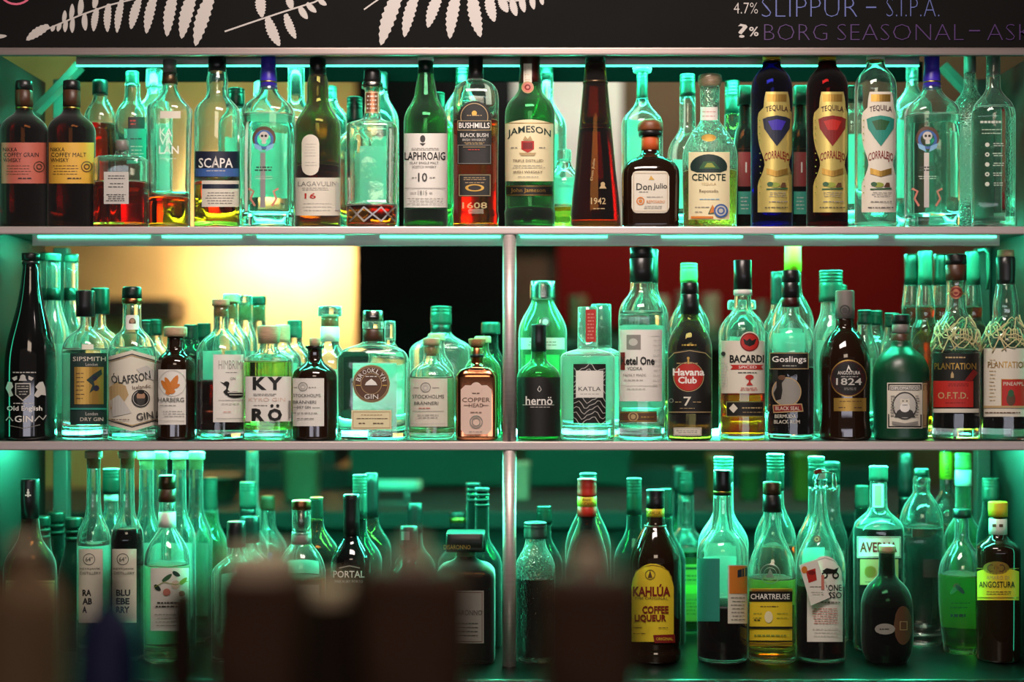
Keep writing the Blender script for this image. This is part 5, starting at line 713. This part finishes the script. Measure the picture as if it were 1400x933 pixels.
bottle('liqueur_bottle', 'clear bottle with black cap, a dark red remainder and orange-white label', 'C', 987.5, .055, [(675, 11.5), (700, 12.5), (722, 15), (732, 22), (742, 30), (754, 34), (765, 34.5), (900, 34)], 'clear', [('cap', 'black', [(643, 12), (645, 12.4), (677, 12.4)]), ('cap_mark', 'gold', [(671, 12.5), (674, 12.5)])], (828, 'red'),
       [LB('offwhite', 995, 1022, 773, 853, [R(997, 1021, 774, 812, 'orange'), P([(1008, 780), (1021, 776), (1021, 788), (1008, 790)], 'navy'), FP(999, 1019, 815, 850, 7, 'grey', 1)]), LB('teal', 953, 984, 764, 850, [], name='side_label')], group=GC, back=(962, 1012, 765, 830), base=6)  # teal side label paints the strip-lit back label showing through the glass
plain('liqueur_bottle', 'broad clear bottle with pale domed cap right behind the black-capped one', 'C', 989, .155, 625, 34, 13.5, 'teal', 13, 700, 740, 34, 'fog', group=GC, back=(960, 1018, 750, 850))
bottle('herbal_liqueur_bottle', 'clear bottle with yellow label and black band, embossed seal on shoulder', 'C', 1055.5, .05, [(697, 10.8), (712, 11.5), (728, 14), (745, 21), (762, 28), (780, 32), (792, 32.6), (900, 32)], 'clear', [('cap', 'bronze', [(659, 12), (661, 12.6), (676, 12.2)]), ('cap_skirt', 'black', [(676.3, 12.6), (700, 12.8)])], (790, 'yellow'),
       [LB('yellow', 1025, 1083, 805, 884, [R(1025.3, 1082.7, 806, 809, 'gold'), R(1025.3, 1082.7, 809, 823, 'black'), T('CHARTREUSE', 1053, 816, 7.5, 'white', 52), FP(1038, 1066, 828, 831, 1, 'brown', 1), C(1051, 844, 5.5, 'cream', ry=8), FP(1030, 1044, 836, 848, 2, 'olive', 1), FP(1060, 1078, 836, 848, 2, 'olive', 1), FP(1031, 1041, 846, 850, 1, 'black', 1.5), R(1025.3, 1082.7, 857, 860, 'black'), FP(1032, 1076, 867, 871, 1, 'olive', 2), R(1025.3, 1082.7, 876, 878, 'black'), R(1025.3, 1082.7, 880, 882, 'gold')]), LB(None, 0, 0, 0, 0, [C(1053, 785, 14, 'silver', 12.6), C(1053, 785, 9, 'silver', 8.2), P([(1047, 790), (1053, 778), (1059, 790)], 'silver')], name='embossed_seal')], group=GC, back=(1030, 1080, 790, 830), base=8)
plain('liqueur_bottle', 'amber-shouldered bottle with tall dark ringed cap behind the yellow label', 'C', 1060, .145, 621, 50, 12, 'dgreen', 11, 690, 735, 28, 'clear', (745, 'gold'), group=GC)
def swing(root, conf, off, s, W):
    def q(px, py, y=0): return ((px-1120)*s, y, ZC+(HY-py)*s-off[2])
    bm = bmesh.new()
    for y in (-.013, .013): tube(bm, [q(1115, 668, y), q(1112, 655, y), q(1117, 646, y), q(1128, 645, y), q(1137, 648, y), q(1140, 668, y), q(1134, 672, y)], .0014, 6)
    tube(bm, [q(1112, 668, -.013), q(1112, 668, .013)], .0014, 6); tube(bm, [q(1139, 670, -.013), q(1139, 670, .013)], .0014, 6)
    frombm('wire_bail', bm, CAPM['steel'](), root)
    bm = bmesh.new(); tube(bm, [q(1109, 646, -.014), q(1118, 643, -.014)], .004, 8); frombm('gasket', bm, CAPM['red'](), root)
    # the recipe card hung on the neck
    bm = bmesh.new(); Y = off[1]; c = [(1092, 773), (1116, 764), (1134, 817), (1108, 828)]
    for d in (0, .0008): [bm.verts.new(Vector((PX(a, .012), .008+d, PZ(b, .012)))-Vector(off)) for a, b in c]
    bm.verts.ensure_lookup_table(); v = bm.verts
    for f in ((0, 1, 2, 3), (7, 6, 5, 4), (0, 4, 5, 1), (1, 5, 6, 2), (2, 6, 7, 3), (3, 7, 4, 0)): bm.faces.new([v[i] for i in f])
    card = frombm('hang_tag', bm, ink('paper'), root); fl = lambda x, y, o: (PX(x, .012), .008-o, PZ(y, .012))
    printmesh('tag_picture', [P([(1101, 781), (1114, 777), (1116, 793), (1105, 797)], 'red'), C(1109, 783, 5, 'dred', ry=3), C(1099, 779, 4, 'orange', ry=5), FP(1106, 1124, 800, 804, 1, 'grey', 1), FP(1108, 1126, 808, 814, 2, 'lgrey', .9), R(1122, 1126, 786, 806, 'pink')], fl, card, off, .0003)
bottle('vermouth_bottle', 'swing-top bottle of dark red vermouth with arched motorcycle label and hanging card', 'C', 1122, .058, [(668, 7), (690, 8), (712, 11), (728, 16), (744, 24), (760, 30.5), (775, 33), (900, 32.5)], 'clear', [('stopper', 'white', [(641, 5), (645, 7.2), (650, 7.6), (655, 6)]), ('stopper_seal', 'clear', [(655.3, 8.5), (668, 8.2)])], (800, 'red'),
       [LB('paper', 1103.5, 1152, 760.5, 878, [stroke([(1105, 795), (1106, 778), (1116, 767), (1128, 763), (1140, 767), (1150, 778), (1151, 795)], .8, 'grey'), C(1127, 787, 4.6, 'black', 2.6), C(1142, 787, 4.6, 'black', 2.6), P([(1124, 781), (1130, 777), (1140, 779), (1146, 776), (1143, 784), (1130, 785)], 'black'), T('BARONE', 1133, 804, 8.5, 'black', 34), T('ROSSO', 1134, 814, 8.5, 'black', 32), FP(1120, 1148, 822, 826, 1, 'grey', 2.2), FP(1110, 1147, 831, 854, 7, 'pink', 1), FP(1110, 1147, 858, 872, 3, 'lgrey', .9)], 'arch'), LB('brown', 1112, 1122.5, 732.5, 742.5, [C(1117, 737.5, 3, 'tan', 2)], 'oval', name='medal')], group=GC, back=(1098, 1134, 752, 800), extra=swing, base=6)
for cx, top, Y, lab in ((1116, 625, .15, 'clear bottle with pale topped cap left behind the swing-top bottle'), (1137, 632, .235, 'clear bottle with dark cap right behind the swing-top bottle')):
    plain('liqueur_bottle', lab, 'C', cx, Y, top, 40 if cx == 1116 else 30, 11.3, 'dgreen', 10.5, 700, 742, 27 if cx == 1116 else 22, 'clear', group=GC, extra_caps=[('cap_top', 'teal', [(top-.6, 10.8), (top+5, 11.5)])], back=(cx-22, cx+22, 755, 850))
bottle('amaro_bottle', 'clear-shouldered bottle of black amaro with white red-lettered label, pale cap', 'C', 1201, .14, [(655, 11), (668, 11.5), (690, 11.5), (700, 15), (708, 24), (716, 31), (724, 33.5), (900, 33)], 'clear', [('cap', 'teal', [(637.5, 12.3), (639, 12.8), (643, 12.5), (658, 12.8)])], (722, 'black'),
       [LB('paper', 1193, 1208, 662, 694, [R(1196, 1205, 664, 692, 'pink')], name='neck_label'), LB('paper', 1172, 1231.5, 734, 763, [BD(1173, 1230.5, 735, 762, .8, 'dred'), T('AVERNA', 1201, 748.5, 14, 'dred', 50, thin=-.03)]), LB('tan', 1176, 1228, 765, 800, [C(1190, 782, 8, 'gold'), C(1210, 782, 8, 'olive'), FP(1180, 1222, 794, 798, 1, 'brown', 1)], name='lower_label')], group=GC, back=(1178, 1224, 712, 722))
plain('liqueur_bottle', 'teal-lit capped dark bottle left behind the red-lettered amaro', 'C', 1178, .23, 664, 30, 9.5, 'teal', 9, 715, 745, 18, 'dgreen', group=GC)
bottle('liqueur_bottle', 'small round dark bottle with pale cork and lozenge label, front right of the counter', 'C', 1212.5, .05, [(752, 10.5), (785, 11.5), (792, 16), (800, 24), (812, 31), (828, 34.5), (870, 34.8), (890, 33), (900, 29)], 'dgreen', [('cork', 'wood', [(745.6, 10.6), (747, 11.2), (756, 11)])], (826, 'black'),
       [LB('brown', 1222, 1247, 829, 882, [BD(1230, 1240, 850, 862, .8, 'tan')], 'oval', name='side_label'), LB('grey', 1196, 1224, 853, 868, [FP(1202, 1218, 858, 863, 1, 'dgrey', 1.5)], 'hex' if False else 'oval')], group=GC)
bottle('vodka_bottle', 'tall round-shouldered clear bottle with ringed neck and thick base', 'C', 1260, .205, [(650, 9.5), (658, 11.5), (662, 10.5), (666, 11.6), (672, 10.8), (680, 15), (690, 21.5), (702, 26.5), (716, 28.8), (850, 28), (860, 25), (866, 28), (900, 27)], 'clear', [('cap', 'dgreen', [(641, 9.6), (642, 10), (653, 10)])], None, [LB('burg', 1262, 1284, 765, 790, [], name='side_print')], group=GC, back=(1238, 1258, 735, 850), full=720, base=26)
plain('wine_bottle', 'tall dark bottle right behind the round-shouldered clear bottle', 'C', 1238, .29, 619, 60, 10, 'black', 9.5, 700, 740, 26, 'black', group=GC)
plain('cachaca_bottle', 'bottle with lime green vertical neck label behind the thick-based bottle', 'C', 1294, .30, 606, 12, 8, 'black', 8, 672, 705, 25, 'clear', (720, 'gold'), group=GC, extra_caps=[('neck_label', 'lime', [(618, 8.6), (655, 9.2)])], lbs=[LB(None, 9.3, 0, 0, 0, [T('LEBLON', 1295, 636, 5, 'dgreen', 32, rot=-1.5708)], name='lettering')])
plain('liqueur_bottle', 'clear bottle with light green cap and white neck band, behind the round green bottle', 'C', 1317, .225, 620, 22, 11, 'lgreen', 10, 702, 735, 25, 'pgreen', group=GC, extra_caps=[('neck_band', 'white', [(642.3, 11), (664, 11.2)])], back=(1298, 1340, 745, 840))
bottle('liqueur_bottle', 'round-bodied bottle of bright green liquor with floral print and black cap', 'C', 1315, .122, [(706, 9), (735, 9.5), (744, 13), (756, 21), (772, 28), (790, 31), (830, 30), (870, 26), (900, 24)], 'clear', [('cap', 'black', [(696, 11.6), (697, 12), (708, 12)])], (785, 'green'), [LB(None, 0, 0, 0, 0, [C(1308, 803, 5, 'brown', 2), LEAF(1300, 812, 1312, 798, 3, 'green'), LEAF(1318, 812, 1306, 800, 3, 'dgreen'), FP(1298, 1324, 838, 846, 1, 'dgreen', 4), FP(1298, 1326, 822, 834, 2, 'dgreen', 1)], name='printed_art')], group=GC, back=(1296, 1334, 785, 860))
plain('liqueur_bottle', 'dark green bottle with pale ringed cap behind the yellow-capped amaro', 'C', 1355, .175, 653.5, 32, 12, 'teal', 11, 697, 735, 19, 'dgreen', group=GC, lbs=[LB('lgrey', 1338, 1343, 770, 850, [], name='side_label')])
bottle('amaro_bottle', 'dark amaro bottle with yellow cap, white neck label and yellow medallion label', 'C', 1364.5, .055, [(703, 10.5), (731, 11.5), (737, 15), (742, 23), (748, 28.5), (756, 29.5), (900, 29)], 'brown', [('cap', 'yellow', [(686, 12.4), (687.5, 13), (706, 12.8)]), ('neck_label', 'paper', [(709, 12), (730.5, 12.3)])], None,
       [LB('yellow', 1336, 1393, 776, 821, [R(1336.5, 1392.5, 777, 778.2, 'gold'), R(1336.5, 1392.5, 817, 818.2, 'gold'), T('AMARO DI', 1364, 790, 5, 'tan', 30), T('ANGOSTURA', 1363, 799.5, 8.5, 'black', 48), FP(1345, 1385, 808, 814, 2, 'brown', .9)], 'lowarch'), LB('gold', 1344, 1380, 768, 786, [C(1355, 777, 5, 'brown', 3.8), C(1369, 777, 5, 'brown', 3.8), C(1362, 777, 6, 'gold', 3)], 'oval', name='medallion'), LB(None, 12.3, 0, 0, 0, [R(1357, 1362, 717, 721, 'brown'), R(1366, 1371, 717, 721, 'brown')], name='neck_marks')], group=GC)

# ------------------------------------------------------------------ blurred things on the near bar
def near(name, lab, cx, Y, prof, body, caps, n=2., dr=1.):
    s = S(Y); x = PX(cx, Y); root = thing(name, lab, 'bottle', (x, Y, NZ+.0006), 'blurred bottles on the near bar'); z0 = NZ+.0006
    f = Prof(prof); yb = HY-(z0-ZC)/s; bm = bmesh.new()
    loft(bm, [((HY-y)*s+ZC-z0, ringpts(f(y)*s, n, dr)) for y in f.rows(prof[0][0], min(prof[-1][0], yb-3))]+[(.002, ringpts(prof[-1][1]*s, n, dr)), (0, ringpts(prof[-1][1]*s*.94, n, dr))]); frombm('body', bm, body, root)
    for cn, cm, pts in caps:
        g = Prof(pts); bm = bmesh.new(); loft(bm, [((HY-y)*s+ZC-z0, ringpts(g(y)*s, n if cn == 'band' else 2, dr if cn == 'band' else 1)) for y in g.rows(pts[0][0], pts[-1][0])]); frombm(cn, bm, cm, root)
BRN = pm('brown_stoneware', lin('3c281c'), .8, spec=.1, noise=((20, 20, 20), .25, 0)); TAN = pm('tan_stoneware', lin('5e4a34'), .8, spec=.1); PALE = pm('pale_cork_cap', lin('b09a7c'), .7); NAVY = pm('dark_blue_glass', (.004, .004, .03), .45, spec=.2); DK = pm('near_black', lin('1f140a'), .8, spec=.1)
near('bitters_bottle', 'blurred tan bottle with slim pale neck at the lower left corner', 35, -1.42, [(752, 17), (775, 22), (800, 42), (830, 56), (950, 58)], TAN, [('cap', PALE, [(738, 16), (754, 17)])])
near('bitters_bottle', 'blurred dark blue bottle with black neck in front of the blueberry liqueur', 150, -1.45, [(785, 14), (815, 16), (838, 30), (862, 47), (950, 50)], NAVY, [('cap', DK, [(778, 14), (820, 17)])])
near('bitters_bottle', 'blurred slim dark brown bottle right of the dark blue one', 250, -1.45, [(812, 24), (830, 27), (950, 28)], DK, [('cap', BRN, [(800, 20), (813, 22)])])
near('bitters_jar', 'blurred wide brown jar with pale lid, below the low black caps', 357, -1.45, [(785, 60), (800, 66), (950, 68)], BRN, [('cap', PALE, [(755, 48), (786, 54)])], 3)
near('bitters_bottle', 'blurred dark bottle with small cream cap between the two wide brown jars', 452, -1.5, [(818, 26), (840, 32), (950, 34)], DK, [('cap', pm('cream_cap', lin('d2b890'), .6), [(797, 23), (819, 24)])])
near('bitters_jar', 'blurred wide brown jar in front of the square amaretto bottle', 566, -1.45, [(782, 72), (800, 77), (950, 79)], BRN, [('cap', pm('brown_lid', lin('4c3522'), .6), [(770, 62), (783, 66)]), ('spout', PALE, [(740, 16), (771, 20)])], 3)
near('bitters_jar', 'blurred wide brown jar in front of the red-capped amaro', 805, -1.45, [(792, 60), (806, 66), (950, 68)], BRN, [('cap', pm('brown_lid', lin('4c3522'), .6), [(779, 52), (793, 55)]), ('spout', PALE, [(748, 17), (780, 21)])], 3)
